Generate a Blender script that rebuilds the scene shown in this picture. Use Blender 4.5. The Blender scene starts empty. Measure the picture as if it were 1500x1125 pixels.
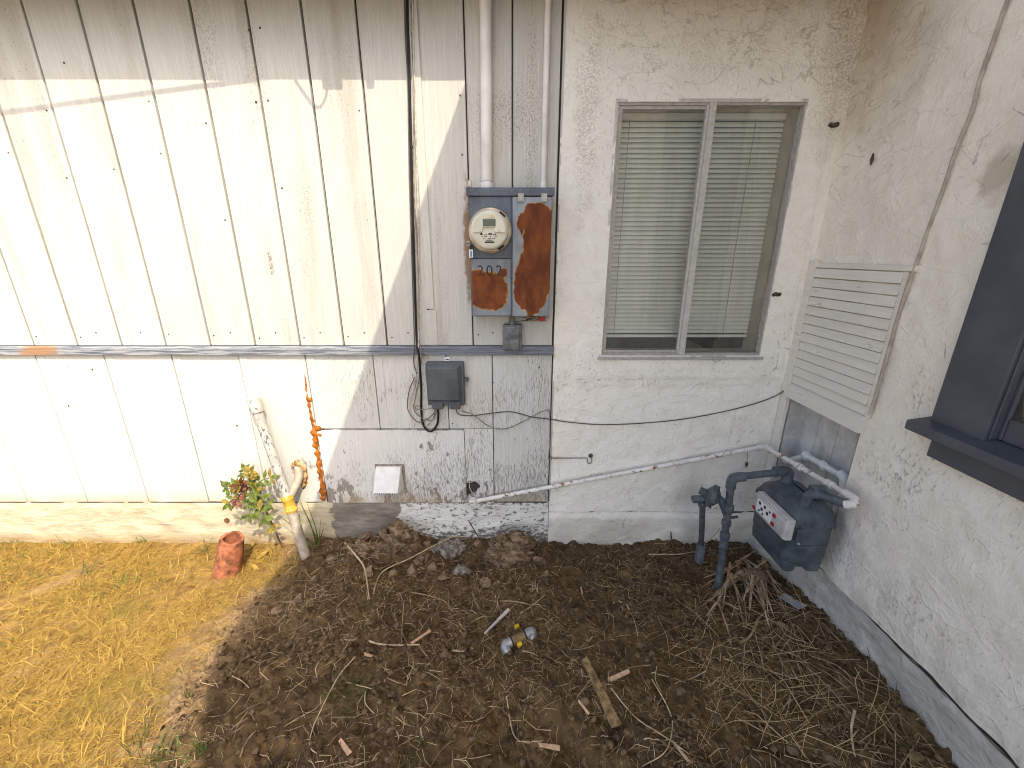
import bpy, bmesh, math, random
import numpy as np
from mathutils import Vector, Matrix
random.seed(7); RNG = np.random.RandomState(7)
SC = bpy.context.scene; COL = SC.collection
R = math.radians

# ------------------------------------------------------------------ camera
PITCH = R(17.6); CAM = Vector((0, -1.8, 1.386)); FPX = 598.0
cd = bpy.data.cameras.new('camera'); cam = bpy.data.objects.new('camera', cd); COL.objects.link(cam)
cam.location = CAM; cam.rotation_euler = (R(90) - PITCH, 0, 0)
cd.sensor_width = 36; cd.lens = 36 * FPX / 1500; cd.clip_start = 0.02; cd.clip_end = 300
SC.camera = cam

# ------------------------------------------------------------------ sky, sun, exposure
TO_SUN = Vector((0.45, -0.80, 1.0)).normalized()
w = bpy.data.worlds.new('World'); SC.world = w; w.use_nodes = True
nt = w.node_tree; bg = nt.nodes['Background']
sky = nt.nodes.new('ShaderNodeTexSky'); sky.sky_type = 'NISHITA'; sky.sun_disc = False
sky.sun_elevation = math.asin(TO_SUN.z); sky.sun_rotation = math.atan2(TO_SUN.x, TO_SUN.y)
sky.dust_density = 4.0
nt.links.new(sky.outputs[0], bg.inputs[0]); bg.inputs[1].default_value = 0.15
sl = bpy.data.lights.new('sun', 'SUN'); sl.energy = 2.0; sl.angle = R(0.4); sl.color = (1.0, 0.90, 0.72)
sun = bpy.data.objects.new('sun', sl); COL.objects.link(sun); sun.location = (3, -6, 8)
sun.rotation_euler = TO_SUN.to_track_quat('Z', 'Y').to_euler()
SC.view_settings.view_transform = 'Standard'; SC.view_settings.look = 'None'
SC.view_settings.exposure = 1.27; SC.view_settings.gamma = 1.0; SC.view_settings.use_curve_mapping = False
SC.render.engine = 'CYCLES'; SC.cycles.use_denoising = True
SC.cycles.max_bounces = 8; SC.cycles.diffuse_bounces = 5; SC.cycles.transparent_max_bounces = 12
SC.cycles.sample_clamp_indirect = 6; SC.cycles.pixel_filter_type = 'BLACKMAN_HARRIS'; SC.cycles.filter_width = 1.0

# ------------------------------------------------------------------ measuring helpers: photo pixel -> point on a real plane
_f = Vector((0, math.cos(PITCH), -math.sin(PITCH))); _u = Vector((0, math.sin(PITCH), math.cos(PITCH))); _r = Vector((1, 0, 0))
def _ray(px, py): return _f + _r * ((px - 750) / FPX) - _u * ((py - 562.5) / FPX)
def onY(px, py, Y=0.0):
    d = _ray(px, py); return CAM + d * ((Y - CAM.y) / d.y)
def onX(px, py, X=1.27):
    d = _ray(px, py); return CAM + d * ((X - CAM.x) / d.x)
def onZ(px, py, Z=0.0):
    d = _ray(px, py); return CAM + d * ((Z - CAM.z) / d.z)

# ------------------------------------------------------------------ numpy noise
def _hash(ix, iy, s):
    n = (ix.astype(np.int64) * 374761393 + iy.astype(np.int64) * 668265263 + s * 974634777) & 0x7fffffff
    n = ((n ^ (n >> 13)) * 1274126177) & 0x7fffffff
    return ((n ^ (n >> 16)) & 0xffff) / 65535.0
def vn(x, y, s=0):
    x = np.asarray(x, float); y = np.asarray(y, float)
    ix = np.floor(x); iy = np.floor(y); fx = x - ix; fy = y - iy
    fx = fx * fx * (3 - 2 * fx); fy = fy * fy * (3 - 2 * fy)
    a = _hash(ix, iy, s); b = _hash(ix + 1, iy, s); c = _hash(ix, iy + 1, s); d = _hash(ix + 1, iy + 1, s)
    return (a * (1 - fx) + b * fx) * (1 - fy) + (c * (1 - fx) + d * fx) * fy - 0.5
def fbm(x, y, o=4, s=0, g=0.5):
    t = 0; a = 1
    for k in range(o):
        t = t + a * vn(x * 2 ** k + 17.3 * k, y * 2 ** k - 9.1 * k, s + k); a *= g
    return t
def sstep(a, b, x):
    t = np.clip((np.asarray(x, float) - a) / (b - a), 0, 1); return t * t * (3 - 2 * t)
def gz(x, y):
    """height of the yard"""
    x = np.asarray(x, float); y = np.asarray(y, float)
    z = -0.058 + 0.05 * sstep(0.05, 0.55, -y)
    z = z + 0.02 * sstep(0.6, 1.25, x) * sstep(0.2, 0.6, -y)
    for cx, cy, sx, sy, h in ((-0.80, -0.06, .16, .10, .035), (-0.57, -0.05, .12, .10, .085), (0.0, -0.03, .17, .10, .04),
                              (-0.98, -0.2, .10, .12, .03), (-0.75, -0.3, .2, .15, .03), (.1, -.3, .25, .12, .02)):
        z = z + h * np.exp(-((x - cx) / sx) ** 2 - ((y - cy) / sy) ** 2)
    z = z - 0.11 * np.exp(-((x + 0.19) / .050) ** 2 - ((y + 0.20) / .032) ** 2)
    soil = sstep(-1.3, -0.95, x)
    z = z + (0.012 + 0.018 * soil) * fbm(x * 5, y * 5, 3, 3)
    z = z + (0.008 + 0.020 * soil) * fbm(x * 22, y * 22, 4, 9, .6)
    z = z + 0.010 * soil * np.maximum(fbm(x * 47, y * 47, 2, 19, .6), -.1)
    return z
def gz1(x, y): return float(gz(np.array([x]), np.array([y]))[0])

# ------------------------------------------------------------------ material helper
class Mat:
    def __init__(s, name, rough=0.7, spec=0.3, metal=0.0):
        s.m = bpy.data.materials.new(name); s.m.use_nodes = True; s.t = s.m.node_tree; s.N = s.t.nodes
        s.b = s.N['Principled BSDF']; s.set('Roughness', rough); s.set('Specular IOR Level', spec); s.set('Metallic', metal)
        s._p = None; s._h = None
    def set(s, sock, v):
        i = s.b.inputs[sock]
        if isinstance(v, bpy.types.NodeSocket): s.t.links.new(v, i)
        else: i.default_value = (*v, 1) if isinstance(v, tuple) and len(v) == 3 and i.type == 'RGBA' else v
    def _in(s, i, v):
        if isinstance(v, bpy.types.NodeSocket): s.t.links.new(v, i)
        elif isinstance(v, (tuple, list)) and i.type == 'RGBA' and len(v) == 3: i.default_value = (*v, 1)
        else: i.default_value = v
    def pos(s, sc=(1, 1, 1), rot=(0, 0, 0), obj=False):
        if obj: src = s.N.new('ShaderNodeTexCoord').outputs['Object']
        else:
            if s._p is None: s._p = s.N.new('ShaderNodeNewGeometry').outputs['Position']
            src = s._p
        mp = s.N.new('ShaderNodeMapping'); s.t.links.new(src, mp.inputs[0])
        mp.inputs['Scale'].default_value = sc; mp.inputs['Rotation'].default_value = rot
        return mp.outputs[0]
    def noise(s, vec, scale, detail=4, rough=0.55, dist=0.0):
        n = s.N.new('ShaderNodeTexNoise'); s.t.links.new(vec, n.inputs['Vector'])
        n.inputs['Scale'].default_value = scale; n.inputs['Detail'].default_value = detail
        n.inputs['Roughness'].default_value = rough; n.inputs['Distortion'].default_value = dist
        return n.outputs['Fac']
    def voro(s, vec, scale, feature='DISTANCE_TO_EDGE'):
        n = s.N.new('ShaderNodeTexVoronoi'); n.feature = feature; s.t.links.new(vec, n.inputs['Vector'])
        n.inputs['Scale'].default_value = scale; return n.outputs['Distance']
    def mr(s, v, a, b, c=0.0, d=1.0, smooth=True):
        n = s.N.new('ShaderNodeMapRange'); n.interpolation_type = 'SMOOTHSTEP' if smooth else 'LINEAR'
        s._in(n.inputs[0], v)
        if a > b: a, b, c, d = b, a, d, c
        for k, q in zip((1, 2, 3, 4), (a, b, c, d)): n.inputs[k].default_value = q
        return n.outputs[0]
    def ma(s, op, a, b=0.0):
        n = s.N.new('ShaderNodeMath'); n.operation = op; s._in(n.inputs[0], a); s._in(n.inputs[1], b); return n.outputs[0]
    def mul(s, *a):
        o = a[0]
        for q in a[1:]: o = s.ma('MULTIPLY', o, q)
        return o
    def mx(s, *a):
        o = a[0]
        for q in a[1:]: o = s.ma('MAXIMUM', o, q)
        return o
    def mix(s, f, a, b, mode='MIX'):
        n = s.N.new('ShaderNodeMix'); n.data_type = 'RGBA'; n.blend_type = mode; n.clamp_factor = True
        s._in(n.inputs[0], f); s._in(n.inputs[6], a); s._in(n.inputs[7], b); return n.outputs[2]
    def blob(s, c, r, edge=0.5, amt=0.6, nscale=8.0):
        """irregular patch round a point: 1 inside"""
        if s._p is None: s.pos()
        n = s.N.new('ShaderNodeVectorMath'); n.operation = 'SUBTRACT'; s.t.links.new(s._p, n.inputs[0]); n.inputs[1].default_value = c
        d = s.N.new('ShaderNodeVectorMath'); d.operation = 'DIVIDE'; s.t.links.new(n.outputs[0], d.inputs[0]); d.inputs[1].default_value = r
        l = s.N.new('ShaderNodeVectorMath'); l.operation = 'LENGTH'; s.t.links.new(d.outputs[0], l.inputs[0])
        nn = s.noise(s.pos(), nscale, 4)
        v = s.ma('ADD', l.outputs['Value'], s.ma('MULTIPLY', s.ma('SUBTRACT', nn, 0.5), amt * 2))
        return s.mr(v, 1.0, 1.0 - edge)
    def sep(s):
        if s._p is None: s.pos()
        n = s.N.new('ShaderNodeSeparateXYZ'); s.t.links.new(s._p, n.inputs[0]); return n.outputs
    def isl(s):
        g = s.N.new('ShaderNodeNewGeometry'); return g.outputs['Random Per Island']
    def obj_rand(s): return s.N.new('ShaderNodeObjectInfo').outputs['Random']
    def bump(s, h, strength=0.5, dist=0.01):
        n = s.N.new('ShaderNodeBump'); s._in(n.inputs['Height'], h); n.inputs['Strength'].default_value = strength
        n.inputs['Distance'].default_value = dist
        if s._h: s.t.links.new(s._h, n.inputs['Normal'])
        s._h = n.outputs[0]; s.set('Normal', s._h)
    def color(s, c): s.set('Base Color', c); return s

def flat(name, c, rough=0.6, metal=0.0, spec=0.3, var=0.12, nscale=30, bump=0.0):
    m = Mat(name, rough, spec, metal)
    n = m.noise(m.pos(), nscale, 5, .6)
    lo = tuple(q * (1 - 2 * var) for q in c); hi = tuple(min(1, q * (1 + var)) for q in c)
    m.color(m.mix(m.mr(n, .3, .7), lo, hi))
    if bump: m.bump(n, bump, .004)
    return m.m

def paint_siding():
    m = Mat('white_siding_paint', .62, .25)
    g = m.noise(m.pos((60, 60, 2.2)), 3.0, 5, .6)                       # saw grain
    str_ = m.noise(m.pos((5.5, 5.5, .5)), 1.6, 4, .6)                   # run-down grime
    spk = m.noise(m.pos((1, 1, .7)), 190, 3, .7)
    big = m.noise(m.pos((1, 1, .6)), 2.3, 3)
    c = m.mix(m.mr(g, .35, .7), (.50, .485, .44), (.57, .555, .51))
    c = m.mix(m.mul(m.mr(str_, .50, .72), .42), c, (.33, .29, .225))
    dirt = m.mul(m.mr(spk, .60, .68), m.mr(str_, .40, .66))
    for (px, py, rx, rz) in ((395, 375, .035, .16), (380, 130, .06, .35), (450, 300, .04, .25), (300, 60, .08, .3), (445, 400, .03, .2)):
        p = onY(px, py); b = m.blob((p.x, 0, p.z), (rx, 1, rz), .9, .5, 20)
        dirt = m.mx(dirt, m.mul(b, m.mr(spk, .50, .62), .6))
    p = onY(397, 385); b = m.blob((p.x, 0, p.z), (.013, 1, .085), .5, .9, 40)
    dirt = m.mx(dirt, m.mul(b, m.mr(spk, .42, .55)))
    c = m.mix(m.mul(dirt, .8), c, (.16, .125, .09))
    # speckled mildew beside the conduits
    p = onY(780, 180); b = m.mx(m.blob((p.x, 0, p.z), (.035, 1, .5), .8, .6, 9), m.blob((-.02, 0, 1.9), (.22, 1, .16), .9, .7, 7))
    c = m.mix(m.mul(b, m.mr(spk, .47, .62), .65), c, (.22, .19, .15))
    # brown rub along the panel edge
    b = m.blob((-.182, 0, 1.42), (.022, 1, .28), .5, .8, 30)
    c = m.mix(m.mul(b, .85), c, (.24, .13, .06))
    m.color(c); m.bump(g, .55, .004); m.bump(spk, .12, .002)
    return m.m

def paint_peeling(name, base_lo, base_hi, peel=.5, bare=(.20, .175, .15)):
    m = Mat(name, .65, .25)
    X, Y, Z = m.sep()
    g = m.noise(m.pos((75, 75, 3.2)), 2.6, 5, .65)
    ck = m.noise(m.pos((330, 330, 24)), 1.5, 4, .62, .4)                  # vertical check cracks
    zone = m.noise(m.pos((1.5, 1.5, 1)), 3.1, 3)
    chip = m.noise(m.pos((1.25, 1, .6)), 27, 5, .66)
    low = m.mr(Z, .60, .16)                                             # weather wear rises from the drip edge
    east = m.mr(X, -1.15, -.35, .12, 1.0)
    c = m.mix(m.mr(g, .3, .7), base_lo, base_hi)
    c = m.mix(m.mul(m.mr(zone, .5, .72), .25), c, (.55, .5, .4))
    w = m.mul(m.ma('ADD', m.mul(low, .6), m.mul(m.mr(zone, .38, .62), .55)), east)
    crack = m.mul(m.mr(m.ma('ADD', ck, m.mul(w, .115)), .625, .665), m.mr(w, .08, .4))
    chips = m.mr(m.ma('ADD', chip, m.mul(m.mul(low, east), .16 * peel)), .695, .72)
    b = m.blob((-.87, 0, .21), (.11, 1, .14), .35, .8, 22)
    b2 = m.blob((-.40, 0, .505), (.06, 1, .03), .3, 1.3, 60)
    b3 = m.blob((-1.02, 0, .36), (.07, 1, .11), .4, 1.0, 30)
    b4 = m.blob((-.21, 0, .25), (.07, 1, .07), .5, 1.0, 40)
    chips = m.mx(chips, m.mul(b, m.mr(chip, .47, .52)), m.mul(b2, m.mr(chip, .5, .55)), m.mul(b3, m.mr(chip, .52, .58), .7), m.mul(b4, m.mr(chip, .45, .55)))
    c = m.mix(m.mul(crack, .72), c, (.20, .18, .16))
    c = m.mix(chips, c, m.mix(m.mr(g, .3, .7), bare, tuple(q * 1.7 for q in bare)))
    drip = m.mul(m.mr(Z, .27, .175), m.mr(zone, .35, .6))
    c = m.mix(m.mul(drip, .55), c, (.42, .30, .16))
    m.color(c); m.bump(g, .45, .004); m.bump(m.ma('SUBTRACT', 1.0, m.mx(crack, chips)), .6, .004)
    return m.m

def stucco(name, hi=(.90, .862, .785), lo=(.84, .80, .715), side=False):
    m = Mat(name, .78, .2)
    X, Y, Z = m.sep()
    n1 = m.noise(m.pos(), 14, 6, .62, .5); n2 = m.noise(m.pos((1, 1, .55)), 92, 5, .65)
    rg = m.mr(m.ma('ABSOLUTE', m.ma('SUBTRACT', m.noise(m.pos((1, 1, 1.9)), 6.5, 3, .5, .7), .5)), .030, .0); n3 = m.noise(m.pos(), 3.0, 4, .6)
    spk = m.noise(m.pos(), 150, 3, .7)
    c = m.mix(m.mr(n1, .3, .7), lo, hi)
    c = m.mix(m.mul(m.mr(n3, .5, .75), .2), c, (.62, .58, .50))
    pits = m.mul(m.mr(n2, .60, .66), m.mr(n3, .40, .62))
    cr = m.voro(m.pos((1, 1, .8)), 5.2); crn = m.noise(m.pos(), 30, 3)
    hair = m.mul(m.mr(m.ma('ADD', cr, m.mul(m.ma('SUBTRACT', crn, .5), .06)), .0035, .0), m.mr(n3, .54, .64))
    if side:
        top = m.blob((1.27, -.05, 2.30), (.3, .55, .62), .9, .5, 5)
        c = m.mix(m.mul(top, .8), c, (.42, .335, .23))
        p = onX(1465, 255); b = m.blob((1.27, p.y, p.z), (1, .06, .09), .6, .9, 16)
        c = m.mix(m.mul(b, .6), c, (.40, .34, .23))
        b = m.mx(m.blob((1.27, -.60, .92), (1, .05, .2), .8, .9, 14), m.blob((1.27, -.62, .70), (1, .16, .14), .8, .8, 9), m.blob((1.27, -.72, .3), (1, .35, .10), .9, .9, 8))
        c = m.mix(m.mul(b, m.mr(n2, .50, .62), .5), c, (.30, .25, .18))
        b = m.blob((1.27, -.46, .40), (1, .10, .22), .8, .6, 9)
        c = m.mix(m.mul(b, .55), c, (.33, .31, .28))
        drip = m.mul(m.mr(Z, .26, .17), m.mr(n1, .4, .6)); c = m.mix(m.mul(drip, .45), c, (.42, .35, .24))
        pits = m.mul(pits, m.mr(Z, 1.4, .7, .25, 1.0)); rgm = m.mul(rg, m.blob((1.27, -.10, 2.0), (.4, .42, .62), .8, .5, 6))
    else:
        top = m.mul(m.mr(Z, 1.92, 2.12), m.mr(X, .24, .5)); b = m.mx(m.mul(top, m.mr(n1, .40, .56)), m.blob((.29, 0, 1.9), (.07, 1, .55), .8, .8, 12))
        c = m.mix(m.mul(b, m.mr(spk, .42, .60), .5), c, (.34, .29, .21))
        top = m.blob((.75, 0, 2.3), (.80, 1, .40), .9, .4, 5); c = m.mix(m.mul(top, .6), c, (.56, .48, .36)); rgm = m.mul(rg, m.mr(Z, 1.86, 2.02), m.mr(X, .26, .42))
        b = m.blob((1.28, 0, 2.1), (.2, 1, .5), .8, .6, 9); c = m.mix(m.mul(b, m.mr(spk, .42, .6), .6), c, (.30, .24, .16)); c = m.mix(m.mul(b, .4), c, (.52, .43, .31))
        bot = m.mul(m.mr(Z, .15, .02), m.mr(n3, .3, .6)); c = m.mix(m.mul(bot, .6), c, (.42, .37, .28))
        b = m.blob((.92, 0, .22), (.22, 1, .12), .9, .7, 9); c = m.mix(m.mul(b, .45), c, (.40, .37, .31))
    c = m.mix(m.mul(rgm, m.mr(n1, .42, .62), .5), c, (.33, .25, .17)); m.bump(rg, .30, .006)
    c = m.mix(m.mul(pits, .5), c, (.26, .215, .16))
    c = m.mix(m.mul(hair, .55), c, (.26, .22, .18))
    m.color(c); m.bump(n1, .45, .012); m.bump(n2, .6, .006); m.bump(m.ma('SUBTRACT', 1.0, m.mx(pits, hair)), .5, .004)
    return m.m

def concrete(name, a, b_, painted=False):
    m = Mat(name, .85, .15)
    n1 = m.noise(m.pos((1, 1, 2)), 12, 6, .65, .4); n2 = m.noise(m.pos(), 70, 4, .6); n3 = m.noise(m.pos((1, 1, 1.8)), 9, 5, .7)
    c = m.mix(m.mr(n1, .3, .7), a, b_)
    if painted:
        ch = m.mr(n3, .53, .57)
        c = m.mix(ch, c, m.mix(m.mr(n2, .3, .7), (.15, .135, .12), (.27, .245, .21)))
        m.bump(m.ma('SUBTRACT', 1.0, ch), .6, .004)
    else:
        c = m.mix(m.mul(m.mr(n3, .55, .7), .5), c, tuple(q * .6 for q in a))
    m.color(c); m.bump(n1, .8, .02); m.bump(n2, .6, .006)
    return m.m

def foundation_mix():
    """cream paint, a bare grey stretch, then flaking white paint"""
    m = Mat('patched_foundation', .85, .15); X, Y, Z = m.sep()
    n1 = m.noise(m.pos((.5, 1, 2)), 14, 6, .65, .4); n2 = m.noise(m.pos(), 75, 4, .6); n3 = m.noise(m.pos((1, 1, 1.9)), 36, 6, .70); w = m.noise(m.pos(), 13, 5, .6)
    cream = m.mix(m.mr(n1, .3, .7), (.43, .375, .255), (.58, .52, .385)); cream = m.mix(m.mul(m.mr(n3, .60, .66), .6), cream, (.36, .29, .18))
    cream = m.mix(m.mul(m.mr(Z, .02, -.05), m.mr(n1, .3, .6)), cream, (.34, .235, .11))
    grey = m.mix(m.mr(n1, .3, .7), (.165, .14, .115), (.28, .25, .21)); grey = m.mix(m.mul(m.mr(n3, .55, .7), .5), grey, (.10, .085, .07))
    white = m.mix(m.mr(n1, .3, .7), (.60, .585, .54), (.75, .735, .69))
    low = m.mr(Z, .06, -.03, 0, .11); top = m.mr(Z, .15, .19, 0, .08)
    ch = m.mr(m.ma('ADD', n3, m.ma('ADD', low, top)), .565, .59)
    white = m.mix(ch, white, m.mix(m.mr(n2, .3, .7), (.13, .115, .10), (.27, .245, .21)))
    xw = m.ma('ADD', X, m.mul(m.ma('SUBTRACT', w, .5), .16))
    c = m.mix(m.mr(xw, -.93, -.915), cream, grey); e2 = m.ma('ADD', xw, m.mul(m.ma('SUBTRACT', Z, .1), -.35))
    c = m.mix(m.mr(e2, -.60, -.58), c, white)
    m.color(c); m.bump(n1, .6, .012); m.bump(n2, .4, .004); m.bump(m.ma('SUBTRACT', 1.0, m.mul(ch, m.mr(xw, -.6, -.56))), .5, .004)
    return m.m

def rusty_metal(name, base, blobs, streak=0.0, rough=.5):
    """painted steel with rust fields of given centre and radius"""
    m = Mat(name, rough, .4)
    n = m.noise(m.pos((1, 1, .5)), 26, 5, .62); f = m.noise(m.pos((1, 1, .45)), 14, 5, .6); sp = m.noise(m.pos(), 120, 3)
    c = m.mix(m.mr(f, .35, .7), tuple(q * .72 for q in base), tuple(q * 1.2 for q in base))
    c = m.mix(m.mul(m.mr(sp, .62, .7), .5), c, (.30, .33, .36))
    mask = None
    for (cc, rr, e, a, ns) in blobs:
        b = m.blob(cc, rr, e, a, ns); mask = b if mask is None else m.mx(mask, b)
    rc = m.mix(m.mr(n, .30, .75), (.105, .026, .008), (.215, .062, .013))
    rc = m.mix(m.mul(m.mr(f, .66, .74), .6), rc, (.50, .33, .15))
    halo = m.mul(m.mr(mask, .0, .35), m.mr(mask, .9, .45))
    c = m.mix(m.mr(mask, .25, .55), c, rc)
    c = m.mix(m.mul(halo, .55), c, (.42, .25, .08))
    m.color(c); m.set('Roughness', m.mr(mask, .3, .6, rough, .85)); m.bump(m.mul(n, mask), .3, .003); m.bump(f, .08, .003)
    return m.m

def ground_mat():
    m = Mat('soil_and_dead_lawn', .95, .08)
    X, Y, Z = m.sep()
    n1 = m.noise(m.pos(), 4.2, 5, .6); n2 = m.noise(m.pos(), 22, 6, .65, .4); n3 = m.noise(m.pos(), 110, 4, .6)
    edge = m.mr(m.ma('ADD', X, m.mul(m.ma('SUBTRACT', n1, .5), .40)), -1.32, -1.12); dry = m.mr(m.ma('ADD', X, m.mul(m.ma('SUBTRACT', n2, .5), .22)), -.98, -1.08)  # second mask marks the sunlit side of the ground shadow edge
    soil = m.mix(m.mr(n2, .3, .7), (.048, .031, .015), (.155, .100, .047))
    soil = m.mix(m.mul(m.mr(n1, .45, .65), .6), soil, (.15, .097, .045))
    soil = m.mix(m.mul(m.mr(m.noise(m.pos(), 9, 4), .55, .68), m.mr(Y, -.25, -.6), .6), soil, (.175, .108, .044))
    damp = m.mr(Y, -.34, -.08); soil = m.mix(m.mul(damp, .4), soil, (.085, .058, .036))
    patch = m.noise(m.pos(), 5.5, 4, .6); soil = m.mix(m.mul(m.mr(patch, .56, .66), .6), soil, (.055, .038, .024)); soil = m.mix(m.mul(m.mr(patch, .44, .36), .55), soil, (.185, .118, .056))
    soil = m.mix(m.mul(dry, .85), soil, m.mix(m.mr(n3, .35, .65), (.17, .11, .055), (.34, .23, .125)))  # tan of sunlit soil put into the colour along the shadow edge
    lawn = m.mix(m.mr(n2, .3, .68), (.15, .09, .032), (.38, .235, .07))
    lawn = m.mix(m.mul(m.mr(n1, .48, .66), .8), lawn, (.34, .225, .115))
    lawn = m.mix(m.mul(m.mr(n3, .55, .7), .5), lawn, (.16, .10, .04))
    c = m.mix(edge, lawn, soil)
    m.color(c); m.bump(n2, .7, .02); m.bump(n3, .6, .006)
    return m.m

MT = {}
def mats():
    MT['siding'] = paint_siding()
    MT['lower'] = paint_peeling('weathered_white_paint', (.55, .54, .50), (.63, .62, .58))
    MT['patchpanel'] = paint_peeling('peeling_white_paint', (.64, .63, .59), (.71, .70, .665), 1.0)
    MT['backing'] = flat('dark_gap', (.06, .052, .045), .9)
    MT['rail'] = None
    MT['stucco'] = stucco('white_stucco'); MT['stucco_side'] = stucco('white_side_stucco', (.91, .85, .745), (.85, .785, .67), side=True)
    MT['found_mix'] = foundation_mix()
    MT['found_cream'] = concrete('cream_painted_concrete', (.60, .555, .44), (.72, .675, .545))
    MT['found_grey'] = concrete('bare_grey_concrete', (.16, .15, .135), (.27, .255, .23))
    MT['found_peel'] = concrete('peeling_painted_concrete', (.60, .58, .53), (.76, .74, .69), True)
    MT['found_side'] = concrete('weathered_side_concrete', (.44, .415, .36), (.63, .60, .53))
    # grey rail
    m = Mat('blue_grey_wood_paint', .6, .3)
    g = m.noise(m.pos((3, 60, 60)), 3, 5, .65); n = m.noise(m.pos((1, 1, 1)), 11, 4)
    c = m.mix(m.mr(g, .35, .7), (.105, .12, .15), (.24, .255, .285)); X, Y, Z = m.sep()
    c = m.mix(m.mul(m.mr(X, -.45, -.75), m.mr(g, .42, .6), .6), c, (.42, .43, .44))
    b = m.blob((-2.12, -.02, .97), (.12, 1, .05), .6, .9, 25); c = m.mix(m.mul(b, .8), c, (.34, .17, .06))
    m.color(c); m.bump(g, .6, .004); MT['rail'] = m.m
    MT['grey_trim'] = flat('charcoal_trim_paint', (.076, .084, .098), .42, 0, .45, .10, 9, .15)
    MT['grey_plastic'] = flat('grey_plastic', (.080, .092, .100), .45, 0, .4, .16, 12)
    MT['grey_box2'] = flat('weathered_grey_box', (.16, .165, .17), .55, 0, .35, .25, 25)
    MT['steel_grey'] = rusty_metal('grey_enamel_steel', (.095, .112, .138), [((-.175, -.1, 1.42), (.012, 1, .2), .6, .8, 30)])
    MT['door_rust'] = rusty_metal('rusted_door_steel', (.25, .28, .31), [((.100, -.1, 1.51), (.066, 1, .075), .16, .3, 20), ((.104, -.1, 1.42), (.066, 1, .13), .16, .3, 18), ((.098, -.1, 1.32), (.076, 1, .13), .16, .3, 20), ((.080, -.1, 1.215), (.070, 1, .060), .16, .3, 24), ((.078, -.1, 1.27), (.078, 1, .125), .14, .30, 22), ((.035, -.1, 1.50), (.016, 1, .045), .3, .7, 40)])
    MT['cover_rust'] = rusty_metal('rusted_cover_steel', (.20, .225, .25), [((-.10, -.1, 1.243), (.092, 1, .088), .2, .38, 20), ((-.15, -.1, 1.30), (.045, 1, .035), .3, .5, 30), ((-.035, -.1, 1.315), (.020, 1, .022), .3, .6, 40)])
    MT['pvc'] = flat('white_conduit_paint', (.74, .70, .66), .45, 0, .35, .08, 8)
    MT['pvc_clean'] = flat('white_pvc', (.70, .70, .68), .35, 0, .45, .06, 20)
    m = Mat('scratched_white_pipe', .5, .35); n = m.noise(m.pos((1.2, 1.2, .6)), 60, 4, .6, .8); z = m.noise(m.pos(), 12, 3)
    c = m.mix(m.mr(z, .3, .7), (.36, .345, .315), (.50, .48, .445)); c = m.mix(m.mul(m.mr(n, .56, .60), m.mr(z, .40, .52)), c, (.10, .10, .11)); m.color(c); MT['pipe_scratched'] = m.m
    m = Mat('dirty_pale_pipe', .6, .3); n = m.noise(m.pos(), 30, 4); c = m.mix(m.mr(n, .35, .7), (.33, .28, .22), (.46, .41, .34)); m.color(c); MT['pipe_dirty'] = m.m
    m = Mat('white_painted_iron', .6, .3); n = m.noise(m.pos((1, 1, 1)), 40, 4, .65); z = m.noise(m.pos(), 9, 4)
    c = m.mix(m.mr(z, .3, .7), (.66, .62, .57), (.78, .75, .71)); c = m.mix(m.mul(m.mr(n, .53, .64), m.mr(z, .42, .56)), c, (.24, .11, .045)); m.color(c); m.bump(n, .25, .003); MT['iron_white'] = m.m
    MT['yellow'] = flat('amber_pvc_coupling', (.62, .40, .055), .35, 0, .5, .18, 30)
    MT['foam'] = flat('aged_orange_foam', (.40, .13, .016), .75, 0, .25, .30, 60, .6)
    MT['foam2'] = flat('pale_broken_pipe', (.55, .36, .17), .8, 0, .2, .3, 45, .5)
    MT['clay'] = flat('terracotta', (.36, .135, .07), .85, 0, .15, .32, 32, .3)
    MT['black'] = flat('black_rubber', (.012, .012, .013), .5, 0, .4, .1)
    MT['wire_tan'] = flat('dirty_tan_wire', (.30, .25, .20), .6, 0, .3, .25, 60)
    MT['wire_white'] = flat('aged_white_wire', (.55, .50, .43), .6, 0, .3, .2, 40)
    MT['wire_dark'] = flat('grey_brown_wire', (.13, .105, .085), .6, 0, .3, .2, 40)
    MT['alu'] = flat('oxidised_aluminium', (.55, .53, .49), .42, .2, .5, .08, 60, .05)
    MT['alu_pink'] = flat('oxidised_aluminium_sill', (.44, .405, .37), .5, .15, .4, .10, 60, .05)
    MT['jamb'] = flat('beige_jamb', (.66, .60, .49), .7, 0, .2, .1, 10)
    MT['slat'] = flat('pale_green_white_slat', (.85, .865, .81), .45, 0, .35, .03, 6)
    MT['cord'] = flat('blind_cord', (.33, .325, .30), .8)
    MT['room'] = flat('dark_room', (.055, .05, .045), .9)
    MT['curtain'] = flat('cream_curtain', (.72, .67, .55), .85)
    MT['gas_grey'] = flat('slate_gas_meter_paint', (.080, .096, .112), .5, 0, .4, .22, 16, .12)
    MT['gas_pipe'] = flat('slate_pipe_paint', (.088, .103, .118), .55, 0, .35, .22, 30, .2)
    MT['clear'] = flat('hazy_clear_plastic', (.50, .48, .46), .25, 0, .5, .1, 15)
    MT['white_card'] = flat('white_card', (.80, .79, .77), .4, 0, .4, .04)
    MT['red'] = flat('red_plastic', (.42, .012, .02), .4, 0, .4, .1)
    MT['print'] = flat('black_print', (.02, .02, .02), .5)
    MT['lcd'] = flat('grey_green_display', (.075, .095, .07), .2, 0, .5, .1, 20)
    MT['meter_cream'] = flat('cream_meter_plastic', (.62, .595, .485), .4, 0, .4, .06, 12)
    MT['meter_ring'] = flat('aged_meter_ring', (.50, .43, .31), .38, .3, .5, .2, 25)
    MT['tag_blue'] = flat('blue_tag', (.12, .28, .50), .5)
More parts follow.
